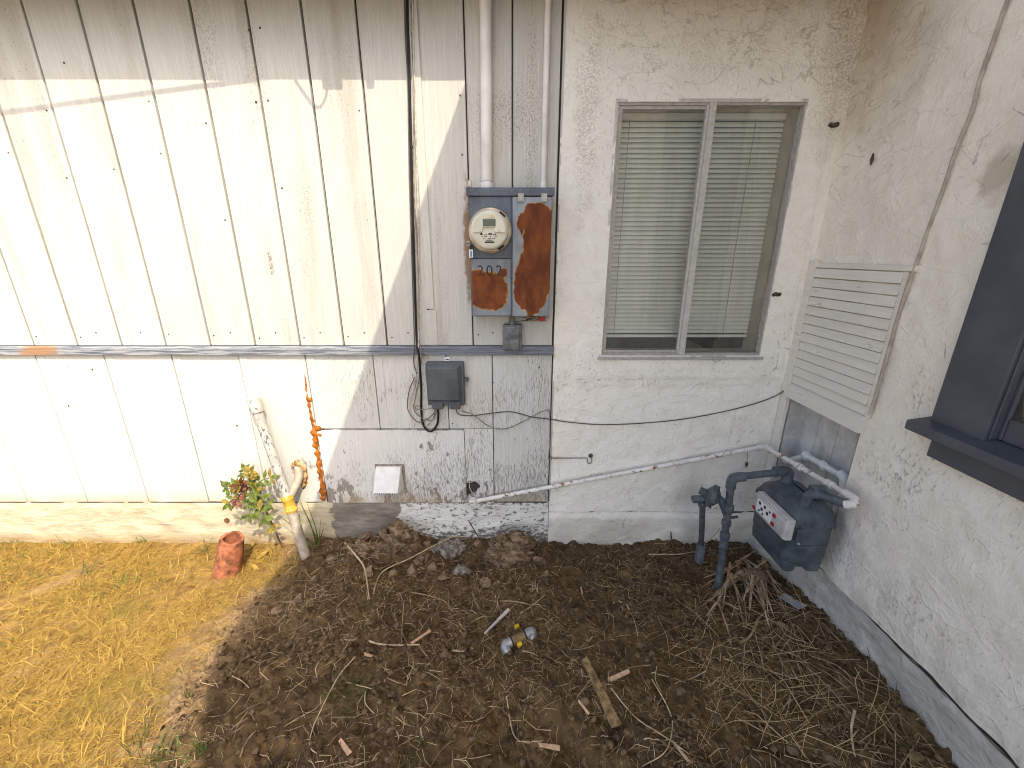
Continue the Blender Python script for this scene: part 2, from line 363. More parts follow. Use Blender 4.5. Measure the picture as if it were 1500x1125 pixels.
    MT['hood'] = flat('white_vent_hood', (.74, .72, .68), .5, 0, .35, .07, 18)
    MT['galv'] = flat('galvanised_steel', (.43, .435, .44), .45, .6, .5, .2, 30, .1)
    MT['brass_tan'] = flat('tan_fitting', (.24, .165, .075), .6, .2, .3, .2, 40, .2)
    MT['tag_yellow'] = flat('yellow_plastic_tag', (.70, .43, .01), .5, 0, .4, .08)
    MT['louvre'] = None
    MT['cable_paint'] = flat('dirty_cream_cable', (.47, .40, .335), .6, 0, .25, .15, 20)
    m = Mat('cream_plank_paint', .65, .25); g = m.noise(m.pos((50, 3, 50)), 3, 5, .6); n = m.noise(m.pos((1, .6, 1.6)), 18, 5, .65)
    c = m.mix(m.mr(g, .3, .7), (.72, .675, .585), (.80, .755, .665)); c = m.mix(m.mul(m.mr(n, .64, .70), .5), c, (.36, .28, .20))
    c = m.mix(m.mul(m.obj_rand(), .25), c, (.58, .54, .46)); m.color(c); m.bump(g, .3, .003); MT['louvre'] = m.m
    MT['niche'] = flat('grey_white_niche_paint', (.56, .55, .52), .7, 0, .2, .16, 10, .2)
    MT['wood_dark'] = flat('weathered_brown_lath', (.27, .18, .085), .8, 0, .15, .3, 50, .4)
    MT['wood_pale'] = flat('fresh_split_wood', (.58, .38, .24), .75, 0, .2, .15, 50, .3)
    MT['wood_grey'] = flat('grey_white_stake', (.52, .46, .43), .75, 0, .2, .15, 50, .3)
    MT['stick'] = flat('dry_tan_stem', (.33, .235, .13), .8, 0, .15, .25, 40, .3)
    MT['stick_pale'] = flat('pale_dry_stem', (.48, .38, .24), .8, 0, .15, .2, 40, .3)
    MT['stick_dark'] = flat('dark_twig', (.095, .062, .04), .85, 0, .15, .3, 40, .3)
    MT['reed'] = flat('pinkish_dry_reed', (.36, .235, .145), .75, 0, .2, .25, 30, .2)
    m = Mat('brown_stone', .9, .12); n = m.noise(m.pos(), 55, 5, .65); c = m.mix(m.mr(n, .3, .7), (.075, .050, .028), (.185, .125, .072))
    c = m.mix(m.mul(m.obj_rand(), .6), c, (.21, .155, .10)); m.color(c); m.bump(n, .6, .006); MT['stone'] = m.m
    m = Mat('earthy_root_lump', .9, .1); n = m.noise(m.pos((1, 1, 2.2)), 22, 6, .68, .8); c = m.mix(m.mr(n, .32, .66), (.065, .042, .026), (.34, .235, .145)); m.color(c); m.bump(n, .9, .02); MT['root'] = m.m
    MT['grey_lump'] = flat('grey_concrete_lump', (.23, .20, .165), .9, 0, .1, .3, 40, .7)
    m = Mat('soil_crumbs', .95, .05); i = m.isl(); n = m.noise(m.pos(), 60, 4); c = m.mix(i, (.035, .022, .012), (.20, .135, .075)); c = m.mix(m.mr(n, .3, .7, 0, .5), c, (.10, .066, .036)); m.color(c); m.bump(n, .5, .004); MT['crumb'] = m.m
    m = Mat('straw', .8, .15); n = m.noise(m.pos(), 35, 2); c = m.mix(m.isl(), (.09, .052, .022), (.58, .43, .24)); m.color(c); MT['straw'] = m.m
    m = Mat('golden_dead_grass', .8, .15); n = m.noise(m.pos(), 45, 2); b = m.noise(m.pos(), 3, 3)
    c = m.mix(m.isl(), (.15, .085, .022), (.52, .34, .08)); c = m.mix(m.mr(n, .4, .7, 0, .5), c, (.52, .34, .08)); c = m.mix(m.mul(m.mr(b, .54, .68), .45), c, (.17, .165, .04)); m.color(c); MT['lawn'] = m.m
    MT['rust_grass'] = flat('orange_brown_rootlets', (.34, .18, .055), .85, 0, .1, .3, 40)
    MT['green'] = flat('green_grass_blade', (.10, .145, .028), .6, 0, .25, .35, 40)
    MT['olive'] = flat('dull_green_blade', (.075, .085, .022), .7, 0, .2, .35, 40)
    MT['leaf_green'] = flat('olive_green_leaflet', (.105, .135, .014), .5, 0, .35, .35, 60)
    MT['leaf_red'] = flat('reddish_leaflet', (.17, .055, .028), .5, 0, .35, .35, 60)
    MT['leaf_yellow'] = flat('yellow_bronze_leaflet', (.24, .17, .018), .5, 0, .35, .3, 60)
    MT['leaf_dead'] = flat('dead_brown_leaf', (.20, .10, .04), .8, 0, .15, .3, 60)
    MT['mud'] = flat('dry_mud', (.11, .085, .06), .95, 0, .05, .3, 60, .6)
    MT['roof'] = flat('roof_shingle', (.16, .15, .14), .9, 0, .1, .3, 12)
    MT['soffit'] = flat('dark_soffit', (.13, .11, .09), .7, 0, .2, .1, 6)
    MT['grey_scrap'] = flat('grey_scrap', (.34, .34, .34), .6, 0, .3, .15, 20)
    MT['bounce_pad'] = flat('pale_bounce_concrete', (.56, .53, .48), .85, 0, .15, .1, 3)
    MT['slab_bounce_white'] = flat('slab_bounce_white', (.78, .76, .72), .7, 0, .2, .04, 3)  # underside of the added slab, made white to bounce light
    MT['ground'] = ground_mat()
    # window glass: see-through with a fresnel sheen
    g = bpy.data.materials.new('window_glass'); g.use_nodes = True; t = g.node_tree; t.nodes.clear()
    o = t.nodes.new('ShaderNodeOutputMaterial'); mx = t.nodes.new('ShaderNodeMixShader'); tr = t.nodes.new('ShaderNodeBsdfTransparent')
    gl = t.nodes.new('ShaderNodeBsdfGlossy'); fr = t.nodes.new('ShaderNodeFresnel'); fr.inputs[0].default_value = 1.6
    tr.inputs[0].default_value = (.99, .995, .98, 1); gl.inputs['Roughness'].default_value = .02
    t.links.new(fr.outputs[0], mx.inputs[0]); t.links.new(tr.outputs[0], mx.inputs[1]); t.links.new(gl.outputs[0], mx.inputs[2]); df = t.nodes.new('ShaderNodeBsdfDiffuse'); df.inputs[0].default_value = (.62, .58, .50, 1); nz = t.nodes.new('ShaderNodeTexNoise'); nz.inputs['Scale'].default_value = 7; nz.inputs['Detail'].default_value = 6
    tc = t.nodes.new('ShaderNodeNewGeometry'); mp = t.nodes.new('ShaderNodeMapping'); mp.inputs['Scale'].default_value = (2.2, 1, .35); t.links.new(tc.outputs['Position'], mp.inputs[0]); t.links.new(mp.outputs[0], nz.inputs['Vector'])
    mr_ = t.nodes.new('ShaderNodeMapRange'); mr_.inputs[1].default_value = .35; mr_.inputs[2].default_value = .75; mr_.inputs[3].default_value = .01; mr_.inputs[4].default_value = .08; t.links.new(nz.outputs['Fac'], mr_.inputs[0])
    m2 = t.nodes.new('ShaderNodeMixShader'); t.links.new(mr_.outputs[0], m2.inputs[0]); t.links.new(mx.outputs[0], m2.inputs[1]); t.links.new(df.outputs[0], m2.inputs[2]); t.links.new(m2.outputs[0], o.inputs[0])
    MT['glass'] = g
mats()

# ------------------------------------------------------------------ mesh builder
class MB:
    def __init__(s): s.v = []; s.f = []
    def add(s, vs, fs):
        o = len(s.v); s.v += [tuple(p) for p in vs]; s.f += [tuple(i + o for i in q) for q in fs]; return s
    def box(s, x0, x1, y0, y1, z0, z1):
        vs = [(x, y, z) for x in (x0, x1) for y in (y0, y1) for z in (z0, z1)]
        return s.add(vs, [(0, 1, 3, 2), (4, 6, 7, 5), (0, 4, 5, 1), (2, 3, 7, 6), (0, 2, 6, 4), (1, 5, 7, 3)])
    def obox(s, c, ax, ay, az):
        c, ax, ay, az = Vector(c), Vector(ax), Vector(ay), Vector(az)
        vs = [c + ax * i + ay * j + az * k for i in (-1, 1) for j in (-1, 1) for k in (-1, 1)]
        return s.add(vs, [(0, 1, 3, 2), (4, 6, 7, 5), (0, 4, 5, 1), (2, 3, 7, 6), (0, 2, 6, 4), (1, 5, 7, 3)])
    def tube(s, pts, r, n=10, caps=True):
        pts = [Vector(p) for p in pts]; rs = r if isinstance(r, (list, tuple)) else [r] * len(pts)
        up = None; rings = []
        for i, p in enumerate(pts):
            t = (pts[min(i + 1, len(pts) - 1)] - pts[max(i - 1, 0)])
            if t.length < 1e-9: t = Vector((0, 0, 1))
            t.normalize()
            if up is None:
                up = t.cross(Vector((0.13, 0.21, 1)) if abs(t.z) < .95 else Vector((1, .1, 0))); up.normalize()
            up = (up - t * up.dot(t)); up.normalize(); b = t.cross(up)
            rings.append([p + (up * math.cos(a) + b * math.sin(a)) * rs[i] for a in (2 * math.pi * k / n for k in range(n))])
        vs = [q for g in rings for q in g]; fs = []
        for i in range(len(pts) - 1):
            for k in range(n):
                k2 = (k + 1) % n; fs.append((i * n + k, i * n + k2, (i + 1) * n + k2, (i + 1) * n + k))
        if caps: fs.append(tuple(reversed(range(n)))); fs.append(tuple((len(pts) - 1) * n + k for k in range(n)))
        return s.add(vs, fs)
    def prism(s, poly, axis, a, b):
        """2-D polygon pushed along an axis from a to b"""
        def p3(p, t):
            if axis == 'x': return (t, p[0], p[1])
            if axis == 'y': return (p[0], t, p[1])
            return (p[0], p[1], t)
        n = len(poly); vs = [p3(p, a) for p in poly] + [p3(p, b) for p in poly]
        return s.add(vs, [tuple(range(n))[::-1], tuple(range(n, 2 * n))] + [(k, (k + 1) % n, n + (k + 1) % n, n + k) for k in range(n)])
    def disc_stack(s, c, axis, prof, n=28):
        """lathe: prof = (distance along axis, radius)"""
        c = Vector(c); a = Vector(axis).normalized(); e = a.orthogonal().normalized(); b = a.cross(e); vs = []; fs = []
        for (t, r) in prof: vs += [c + a * t + (e * math.cos(q) + b * math.sin(q)) * r for q in (2 * math.pi * k / n for k in range(n))]
        for i in range(len(prof) - 1):
            for k in range(n):
                k2 = (k + 1) % n; fs.append((i * n + k, i * n + k2, (i + 1) * n + k2, (i + 1) * n + k))
        fs.append(tuple(reversed(range(n)))); fs.append(tuple((len(prof) - 1) * n + k for k in range(n)))
        return s.add(vs, fs)
    def build(s, name, mat, parent=None, smooth=False, bevel=0.0, loc=None, seg=2, auto=None):
        me = bpy.data.meshes.new(name); off = Vector((0, 0, 0))
        o = bpy.data.objects.new(name, me); COL.objects.link(o)
        if parent is not None: o.parent = parent; off = Vector(WL.get(parent.name, (0, 0, 0)))
        elif loc is not None: o.location = loc; off = Vector(loc)
        WL[o.name] = off
        me.from_pydata([tuple(Vector(p) - off) for p in s.v], [], s.f)
        bm = bmesh.new(); bm.from_mesh(me); bmesh.ops.recalc_face_normals(bm, faces=bm.faces); bm.to_mesh(me); bm.free()
        me.materials.append(mat)
        if smooth:
            me.polygons.foreach_set('use_smooth', [True] * len(me.polygons)); me.set_sharp_from_angle(angle=R(auto or 40))
        if bevel:
            b = o.modifiers.new('bevel', 'BEVEL'); b.width = bevel; b.segments = seg; b.limit_method = 'ANGLE'; b.angle_limit = R(35)
        return o
WL = {}
def tag(o, label=None, cat=None, group=None, kind=None):
    if label: o['label'] = label
    if cat: o['category'] = cat
    if group: o['group'] = group
    if kind: o['kind'] = kind
    return o
def thing(name, loc, label, cat, group=None):
    o = bpy.data.objects.new(name, None); COL.objects.link(o); o.location = loc; o.empty_display_size = .05
    WL[o.name] = Vector(loc); return tag(o, label, cat, group)
def link_copy(o, parent, loc, rot=None, sc=None):
    c = o.copy(); COL.objects.link(c); c.parent = parent; c.location = loc
    if rot is not None: c.rotation_euler = rot
    if sc is not None: c.scale = sc
    WL[c.name] = WL.get(o.name, Vector((0, 0, 0))); return c
def npmesh(name, V, F, mat, smooth=False, parent=None):
    V = np.asarray(V, np.float32); F = np.asarray(F, np.int32)
    off = WL.get(parent.name, Vector((0, 0, 0))) if parent else Vector((0, 0, 0))
    V = V - np.array(off, np.float32)
    me = bpy.data.meshes.new(name); me.vertices.add(len(V)); me.vertices.foreach_set('co', V.ravel())
    k = F.shape[1]; me.loops.add(F.size); me.loops.foreach_set('vertex_index', F.ravel())
    me.polygons.add(len(F)); me.polygons.foreach_set('loop_start', np.arange(0, F.size, k, dtype=np.int32)); me.polygons.foreach_set('loop_total', np.full(len(F), k, np.int32))
    me.update(calc_edges=True); me.validate(); me.materials.append(mat)
    if smooth: me.polygons.foreach_set('use_smooth', [True] * len(me.polygons))
    o = bpy.data.objects.new(name, me); COL.objects.link(o)
    if parent: o.parent = parent
    WL[o.name] = off; return o
def lines(a, b, step, extra=()):
    n = max(1, int(round((b - a) / step))); L = list(np.linspace(a, b, n + 1))
    for e in extra:
        if a < e < b:
            i = int(np.argmin([abs(q - e) for q in L])); L[i] = e
    return np.array(sorted(L))
def sheet(name, us, vs, fn, holes, mat, parent):
    """grid wall: fn(U,V)->xyz; cells whose centre lies in a hole are left out"""
    U, Vv = np.meshgrid(us, vs, indexing='ij'); P = np.stack(fn(U, Vv), -1).reshape(-1, 3)
    nu, nv = len(us), len(vs); I, J = np.meshgrid(np.arange(nu - 1), np.arange(nv - 1), indexing='ij')
    cu = (us[:-1] + us[1:])[I] / 2; cv = (vs[:-1] + vs[1:])[J] / 2; keep = np.ones(I.shape, bool)
    for (a, b, c, d) in holes: keep &= ~((cu > a) & (cu < b) & (cv > c) & (cv < d))
    i = I[keep]; j = J[keep]; F = np.stack([i * nv + j, (i + 1) * nv + j, (i + 1) * nv + j + 1, i * nv + j + 1], -1)
    return npmesh(name, P, F, mat, True, parent)
def arc(c, r, a0, a1, e1, e2, n=6):
    c, e1, e2 = Vector(c), Vector(e1), Vector(e2)
    return [c + e1 * (r * math.cos(R(a0 + (a1 - a0) * k / n))) + e2 * (r * math.sin(R(a0 + (a1 - a0) * k / n))) for k in range(n + 1)]
def catmull(pts, n=6):
    pts = [Vector(p) for p in pts]; P = [pts[0] * 2 - pts[1]] + pts + [pts[-1] * 2 - pts[-2]]; out = []
    for i in range(1, len(P) - 2):
        p0, p1, p2, p3 = P[i - 1:i + 3]
        for k in range(n):
            t = k / n; out.append(.5 * ((2 * p1) + (p2 - p0) * t + (2 * p0 - 5 * p1 + 4 * p2 - p3) * t * t + (3 * p1 - p0 - 3 * p2 + p3) * t ** 3))
    out.append(pts[-1]); return out
def rounded(pts, rad, n=5):
    """polyline with its corners rounded"""
    pts = [Vector(p) for p in pts]; out = [pts[0]]
    for i in range(1, len(pts) - 1):
        a = (pts[i - 1] - pts[i]); b = (pts[i + 1] - pts[i]); r = min(rad, a.length * .45, b.length * .45)
        s_, e_ = pts[i] + a.normalized() * r, pts[i] + b.normalized() * r
        for k in range(n + 1):
            t = k / n; out.append(s_ * (1 - t) ** 2 + pts[i] * 2 * t * (1 - t) + e_ * t * t)
    out.append(pts[-1]); return out

# ================================================================== ground
def make_ground():
    xs = np.unique(np.concatenate([np.linspace(-45, -3.4, 18), np.linspace(-3.4, -1.2, 200), np.linspace(-1.2, 1.4, 470), np.linspace(1.4, 45, 18)]))
    ys = np.unique(np.concatenate([np.linspace(-45, -2.2, 18), np.linspace(-2.2, -1.25, 30), np.linspace(-1.25, .12, 250), np.linspace(.12, 30, 12)]))
    X, Y = np.meshgrid(xs, ys, indexing='ij'); Z = gz(X, Y)
    far = (np.abs(X) > 3.6) | (Y < -2.3) | (Y > .2); Z = np.where(far, -.02, Z); Z = np.where(Y > .1, -.3, Z)
    nu, nv = X.shape; P = np.stack([X, Y, Z], -1).reshape(-1, 3)
    I, J = np.meshgrid(np.arange(nu - 1), np.arange(nv - 1), indexing='ij')
    F = np.stack([I * nv + J, (I + 1) * nv + J, (I + 1) * nv + J + 1, I * nv + J + 1], -1).reshape(-1, 4)
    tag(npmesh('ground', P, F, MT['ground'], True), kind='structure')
make_ground()

# ================================================================== siding wall
sw = thing('siding_wall', (-1.2, .02, -.06), 'long white wood siding wall with vertical boards, grey ledge and painted foundation', 'wall')
GR = [-3.74, -3.54, -3.34, -3.14, -2.94, -2.74, -2.54, -2.34, -2.14, -1.945, -1.747, -1.549, -1.35, -1.15, -.949, -.753, -.558, -.365, -.172, .003, .183]
MB().box(-3.78, .186, .012, .10, .14, 2.45).build('wall_backing', MT['backing'], sw)
for a, b in zip(GR[:-1], GR[1:]):
    m = MB(); j = random.uniform(-.0012, .0012)
    m.box(a + .0045, b - .0045, -.004 + j, .016, .998, 2.42)
    m.box(a + .0005, a + .0045, .0035, .016, .998, 2.42)                # shiplap tongue seen in the groove
    m.build('siding_board', MT['siding'], sw, bevel=.0012, seg=1)
LG = [-3.70, -3.39, -3.08, -2.77, -2.46, -2.155, -1.845, -1.54, -1.238, -.936, -.630, -.30, -.09, .183]
for a, b in zip(LG[:-1], LG[1:]):
    zb = .188; j = random.uniform(-.0015, .0015)
    if a >= -.94 and b <= -.08: zb = .592                               # boards cut short above the patch
    m = MB(); m.box(a + .002, b - .002, -.003 + j, .014, zb, .957)
    if b < -.2: m.box(a + .006, a + .042, -.0048 + j, -.0028 + j, zb + .002, .955)   # wide lap beside each joint
    m.build('lower_board', MT['lower'], sw, bevel=.0012, seg=1)
m = MB()                                                               # repair sheet with slightly ragged top
n = 26; top = [(-.931 + (.931 - .231) * k / n, .584 + random.uniform(-.003, .003)) for k in range(n + 1)]
m.prism([(-.930, .186)] + top + [(-.2285, .188)], 'y', -.0085, .010); m.build('patch_panel', MT['patchpanel'], sw)
m = MB(); m.box(-.228, -.092, -.0032, .0138, .33, .590); m.build('lower_board', MT['patchpanel'], sw)
# broken lower end of that board: ragged hole
m = MB(); hole = [(-.092, .188), (-.092, .329), (-.227, .329), (-.227, .300), (-.205, .296), (-.190, .307), (-.176, .301), (-.165, .285), (-.157, .278), (-.163, .262), (-.175, .258), (-.180, .240), (-.196, .236), (-.208, .226), (-.227, .222), (-.227, .188)]
m.prism(hole, 'y', -.003, .0138); m.build('broken_board', MT['patchpanel'], sw)
MB().tube(catmull([(-.215, .006, .292), (-.21, -.012, .27), (-.196, -.016, .245), (-.178, -.01, .233)]), .0022, 6).build('loose_wire', MT['wire_white'], sw, True)
m = MB(); m.prism([(-.0245, .957), (-.0255, .990), (-.022, .9965), (-.0045, .9975), (-.0045, .957)], 'x', -3.75, .184); m.build('ledge_rail', MT['rail'], sw, bevel=.002)
m = MB(); m.box(-.372, -.338, -.010, -.0045, 1.16, 2.8); m.box(-.372, -.330, -.008, -.0045, .9985, 1.155); m.build('cable_batten', MT['siding'], sw, bevel=.001, seg=1)
nail = MB().disc_stack((0, 0, 0), (0, -1, 0), [(-.001, .0034), (.0014, .003), (.0020, .0015)], 8).build('nail', MT['mud'], None, True); nail.parent = sw
nail.location = Vector((-2.46, -.005, 1.06)) - WL[sw.name]; k = 0
for a, b in zip(GR[3:-2], GR[4:-1]):
    for (dx, z) in ((.5, 1.055), (.12, 1.03 + .02 * random.random()), (.88, 1.86 + .1 * random.random()), (.88, 1.5 + .3 * random.random())):
        if random.random() < .6: link_copy(nail, sw, Vector((a + (b - a) * dx, -.0048, z)) - WL[sw.name])
for px, py in ((382, 42), (366, 45), (376, 150), (394, 148), (414, 276), (96, 93), (137, 541), (102, 594), (348, 623), (650, 530), (722, 560), (790, 538), (663, 620), (797, 612)):
    p = onY(px, py); link_copy(nail, sw, Vector((p.x, -.005, p.z)) - WL[sw.name], None, (1.2, 1, 1.2))
def fsheet(name, x0, x1, z0, z1, y, amp, mat, parent, lip=0.0, s=0):
    us, vs = lines(x0, x1, .012), lines(z0, z1, .012)
    def fn(U, V):
        d = amp * fbm(U * 9, V * 14, 4, 30 + s); t = sstep(z1 - .03, z1, V)
        return U, y + d + .012 * t * lip, V
    return sheet(name, us, vs, fn, [], mat, parent)
fsheet('foundation', -3.75, .186, -.16, .189, -.006, .012, MT['found_mix'], sw, .5)
MB().box(-3.74, .18, -.0035, .004, .1830, .1885).build('drip_edge', MT['backing'], sw)
# expanding foam squeezed out of the lap crack
def blobby(name, spine, radii, mat, parent, seed, amp=.35, n=12, label=None):
    rnd = random.Random(seed); m = MB(); pts = catmull(spine, 7); L = len(pts); rs = []
    for i in range(L):
        t = i / (L - 1) * (len(radii) - 1); k = min(int(t), len(radii) - 2); r = radii[k] + (radii[k + 1] - radii[k]) * (t - k)
        rs.append(r * (1 + rnd.uniform(-amp, amp)))
    pts = [p + Vector((rnd.uniform(-1, 1) * .3 * r, 0, 0)) for p, r in zip(pts, rs)]
    m.tube(pts, rs, n); y0 = sum(p.y for p in pts) / L; m.v = [(x, y0 + (y - y0) * .55, z) for x, y, z in m.v]; o = m.build(name, mat, parent, True, auto=80)
    if label: o['label'] = label
    return o
fs = [onY(447, 545), onY(451, 580), onY(457, 612), onY(463, 640), onY(466, 668), onY(471, 700), onY(475, 733)]
blobby('foam_seam', [(p.x, -.002, p.z) for p in fs], [.003, .006, .009, .017, .012, .011, .013], MT['foam'], sw, 5, .42, 12, 'lumpy orange foam squeezed from the board joint')
for (px, py, r) in ((455, 585, .011), (467, 627, .016), (470, 636, .012), (461, 652, .011), (468, 690, .012), (474, 728, .014)):
    p = onY(px, py); m = MB(); m.disc_stack((p.x, -.004, p.z), (0.2, -1, .1), [(-r * .6, r * .6), (-r * .2, r), (r * .3, r * .85), (r * .65, r * .4)], 9)
    m.build('foam_lump', MT['foam'], sw, True, auto=80)

# ================================================================== stucco wall with the window
st = thing('stucco_wall', (.73, .02, -.06), 'rough white stucco wall holding the aluminium window with closed blinds', 'wall')
WX0, WX1, WZ0, WZ1 = .402, 1.116, .952, 1.936
def wall_y(U, V):
    d = .010 * fbm(U * 4, V * 4, 3, 50) + .006 * fbm(U * 17, V * 13, 4, 60, .6)
    band = sstep(.115, .105, np.maximum(np.maximum(WX0 - U, U - WX1), np.maximum(WZ0 - V, V - WZ1)))
    upper = sstep(.80, .815, V + .006 * fbm(U * 20, V * 3, 2, 71))
    d = d * (.35 + .65 * sstep(.02, .09, np.maximum(np.maximum(WX0 - U, U - WX1), np.maximum(WZ0 - V, V - WZ1))))
    seam = np.exp(-((U - 1.06 - .02 * (V - .6)) / .003) ** 2) * (V < .80) * .004
    return U, -.001 - .004 * band - .003 * upper + d * .8 + seam, V
sheet('stucco_face', lines(.188, 1.30, .008, (WX0, WX1)), lines(.128, 2.82, .009, (WZ0, WZ1)), wall_y, [(WX0, WX1, WZ0, WZ1)], MT['stucco'], st)
sheet('stucco_footing', lines(.188, 1.30, .01), lines(-.16, .122, .01), lambda U, V: (U, -.004 + .014 * fbm(U * 7, V * 9, 4, 80) + .012 * sstep(.09, .122, V), V), [], MT['stucco'], st)
MB().box(.188, 1.30, .012, .03, .10, .15).build('footing_gap', MT['backing'], st)
m = MB(); m.box(.1865, .1935, -.0045, .012, .19, 2.8); m.build('edge_strip', MT['siding'], st, bevel=.001, seg=1)
# window
def frame_mb(x0, x1, z0, z1, wdt, y0, y1, wr=None):
    wr = wr or wdt
    m = MB(); m.box(x0, x1, y0, y1, z1 - wdt, z1).box(x0, x1, y0, y1, z0, z0 + wdt).box(x0, x0 + wdt, y0, y1, z0 + wdt, z1 - wdt).box(x1 - wr, x1, y0, y1, z0 + wdt, z1 - wdt); return m
win = frame_mb(.391, 1.120, .941, 1.947, .013, -.008, .030, .006).build('window', MT['alu'], st, bevel=.0015)
frame_mb(.404, 1.114, .954, 1.934, .007, -.003, .034, .003).build('inner_track', MT['alu_pink'], win, bevel=.001)
frame_mb(.410, .756, .962, 1.928, .013, .004, .020).build('sash', MT['alu_pink'], win, bevel=.001)
m = MB(); m.box(.751, .776, -.010, .024, .954, 1.934); m.box(.7425, .751, -.002, .022, .954, 1.934); m.build('meeting_stile', MT['alu'], win, bevel=.0015)
m = MB(); m.box(.385, 1.128, -.022, -.0125, .936, .947); m.build('window_lip', MT['alu_pink'], win, bevel=.002)
MB().box(.4235, .743, .010, .013, .975, 1.915).build('pane', MT['glass'], win)
MB().box(.7765, 1.1105, .020, .023, .962, 1.926).build('pane', MT['glass'], win)
m = MB(); m.box(1.110, 1.130, .0345, .135, .93, 1.95); m.box(.385, .4035, .0345, .135, .93, 1.95); m.box(.4035, 1.110, .0345, .135, .93, .955); m.box(.4035, 1.110, .0345, .135, 1.932, 1.95)
m.build('jamb_lining', MT['jamb'], win)
# blind hanging behind the glass
BX0, BX1, BY = .408, onY(1150, 170, .105).x, .108
zb = onY(960, 493, BY).z
bl = thing('window_blind', ((BX0 + BX1) / 2, BY, zb), 'closed pale green white venetian blind behind the window panes', 'blind')
slat_bm = MB(); pr = [(-.0125, .0105), (-.006, .0045), (0, -.0003), (.006, -.0052), (.0125, -.0096)]  # (depth, height) curve
nx = 2; vs = []; fs = []
hw = (BX1 - BX0) / 2
for k, (d, h) in enumerate(pr): vs += [(-hw, d * .52 - .0028 * (1 - (d / .0125) ** 2), -h), (hw, d * .52 - .0028 * (1 - (d / .0125) ** 2), -h)]
for k in range(len(pr) - 1): fs.append((2 * k, 2 * k + 1, 2 * k + 3, 2 * k + 2))
slat_bm.add(vs, fs); s0 = None; nsl = int((1.922 - zb - .03) / .0188)
for k in range(nsl):
    z = .03 + .0188 * k
    if s0 is None:
        WL['_tmp'] = Vector((0, 0, 0)); s0 = slat_bm.build('slat', MT['slat'], None, True); s0.parent = bl; s0.location = (0, 0, z)
    else: s = link_copy(s0, bl, (0, random.uniform(-.0006, .0006), z), (random.uniform(-.05, .05), random.uniform(-.0006, .0006), 0))
MB().box(BX0, BX1, BY - .010, BY + .010, zb - .002, zb + .012).build('bottom_rail', MT['slat'], bl, bevel=.003)
MB().box(BX0, BX1, BY - .014, BY + .014, 1.906, 1.93).build('head_rail', MT['slat'], bl, bevel=.002)
for x in (.475, .985): MB().tube([(x, BY - .017, 1.906), (x - .003, BY - .017, 1.4), (x + .002, BY - .016, zb + .01)], .0014, 5).build('cord', MT['cord'], bl)
# rooms behind the windows
m = MB(); m.box(-.3, 2.6, .14, 2.9, .1, 2.6)
o = m.build('interior_room', MT['room']); tag(o, kind='structure')
bm = bmesh.new(); bm.from_mesh(o.data)
for f in list(bm.faces):
    if f.normal.y < -.9: bm.faces.remove(f)
bm.to_mesh(o.data); bm.free()

# ================================================================== side wall
rw = thing('side_wall', (1.27, -1.2, -.06), 'white stucco side wall with charcoal window casing and plank covered opening', 'wall')
NY0, NY1, NZ0, NZ1 = -.437, -.046, .345, .80      # niche under the planks
GY0, GY1, GZ0, GZ1 = -1.80, -.818, .915, 2.35     # window hole
def side_x(U, V):
    d = .016 * fbm(U * 3.2, V * 3.2, 3, 150) + .006 * fbm(U * 15, V * 11, 4, 160, .6)
    flare = -.004 * sstep(.26, .17, V)
    keep = sstep(.0, .06, np.maximum(np.maximum(NY0 - U, U - NY1), np.maximum(NZ0 - V, V - NZ1)))
    return 1.27 + d * (.3 + .7 * keep) + flare, U, V
us = np.unique(np.concatenate([lines(-1.25, .02, .009, (NY0, NY1, GY1, -.46)), lines(-5.6, -1.25, .05, (GY0, ))]))
sheet('side_stucco', us, lines(.166, 2.8, .0102, (NZ0, NZ1, GZ0, GZ1, 2.7)), side_x, [(NY0, NY1, NZ0, NZ1), (GY0, GY1, GZ0, GZ1), (-.46, 1, 2.7, 5)], MT['stucco_side'], rw)
us2 = np.unique(np.concatenate([lines(-1.3, .02, .01), lines(-4.0, -1.3, .06)]))
sheet('side_foundation', us2, lines(-.16, .160, .01), lambda U, V: (1.2655 + .016 * fbm(U * 6, V * 8, 4, 170) - .020 * sstep(.05, -.05, V) + .006 * sstep(.14, .16, V), U, V), [], MT['found_side'], rw)
sheet('foundation_ledge', lines(-4.0, .02, .02), lines(1.263, 1.30, .006), lambda U, V: (V + .006 * fbm(U * 25, U * 3, 3, 201), U, .1605 + .006 * fbm(U * 30, V * 40, 3, 200)), [], MT['mud'], rw)
# niche interior
for y0, y1 in ((-.46, -.345), (-.343, -.245), (-.243, -.14), (-.138, -.03)):
    MB().box(1.352, 1.372, y0, y1, .30, .86).build('niche_board', MT['niche'], rw, bevel=.0015, seg=1)
m = MB(); m.box(1.276, 1.352, -.455, -.437, .30, .86); m.box(1.276, 1.352, -.046, -.030, .30, .86); m.box(1.276, 1.372, -.46, -.03, .80, .84); m.build('niche_side', MT['niche'], rw)
sheet('niche_ledge', lines(-.44, -.04, .012), lines(1.268, 1.356, .01), lambda U, V: (V, U, .338 + .012 * fbm(U * 30, V * 30, 3, 190)), [], MT['root'], rw)
m = MB(); m.box(1.262, 1.286, -.437, -.046, .315, .350); m.build('ledge_curb', MT['found_side'], rw, bevel=.004)
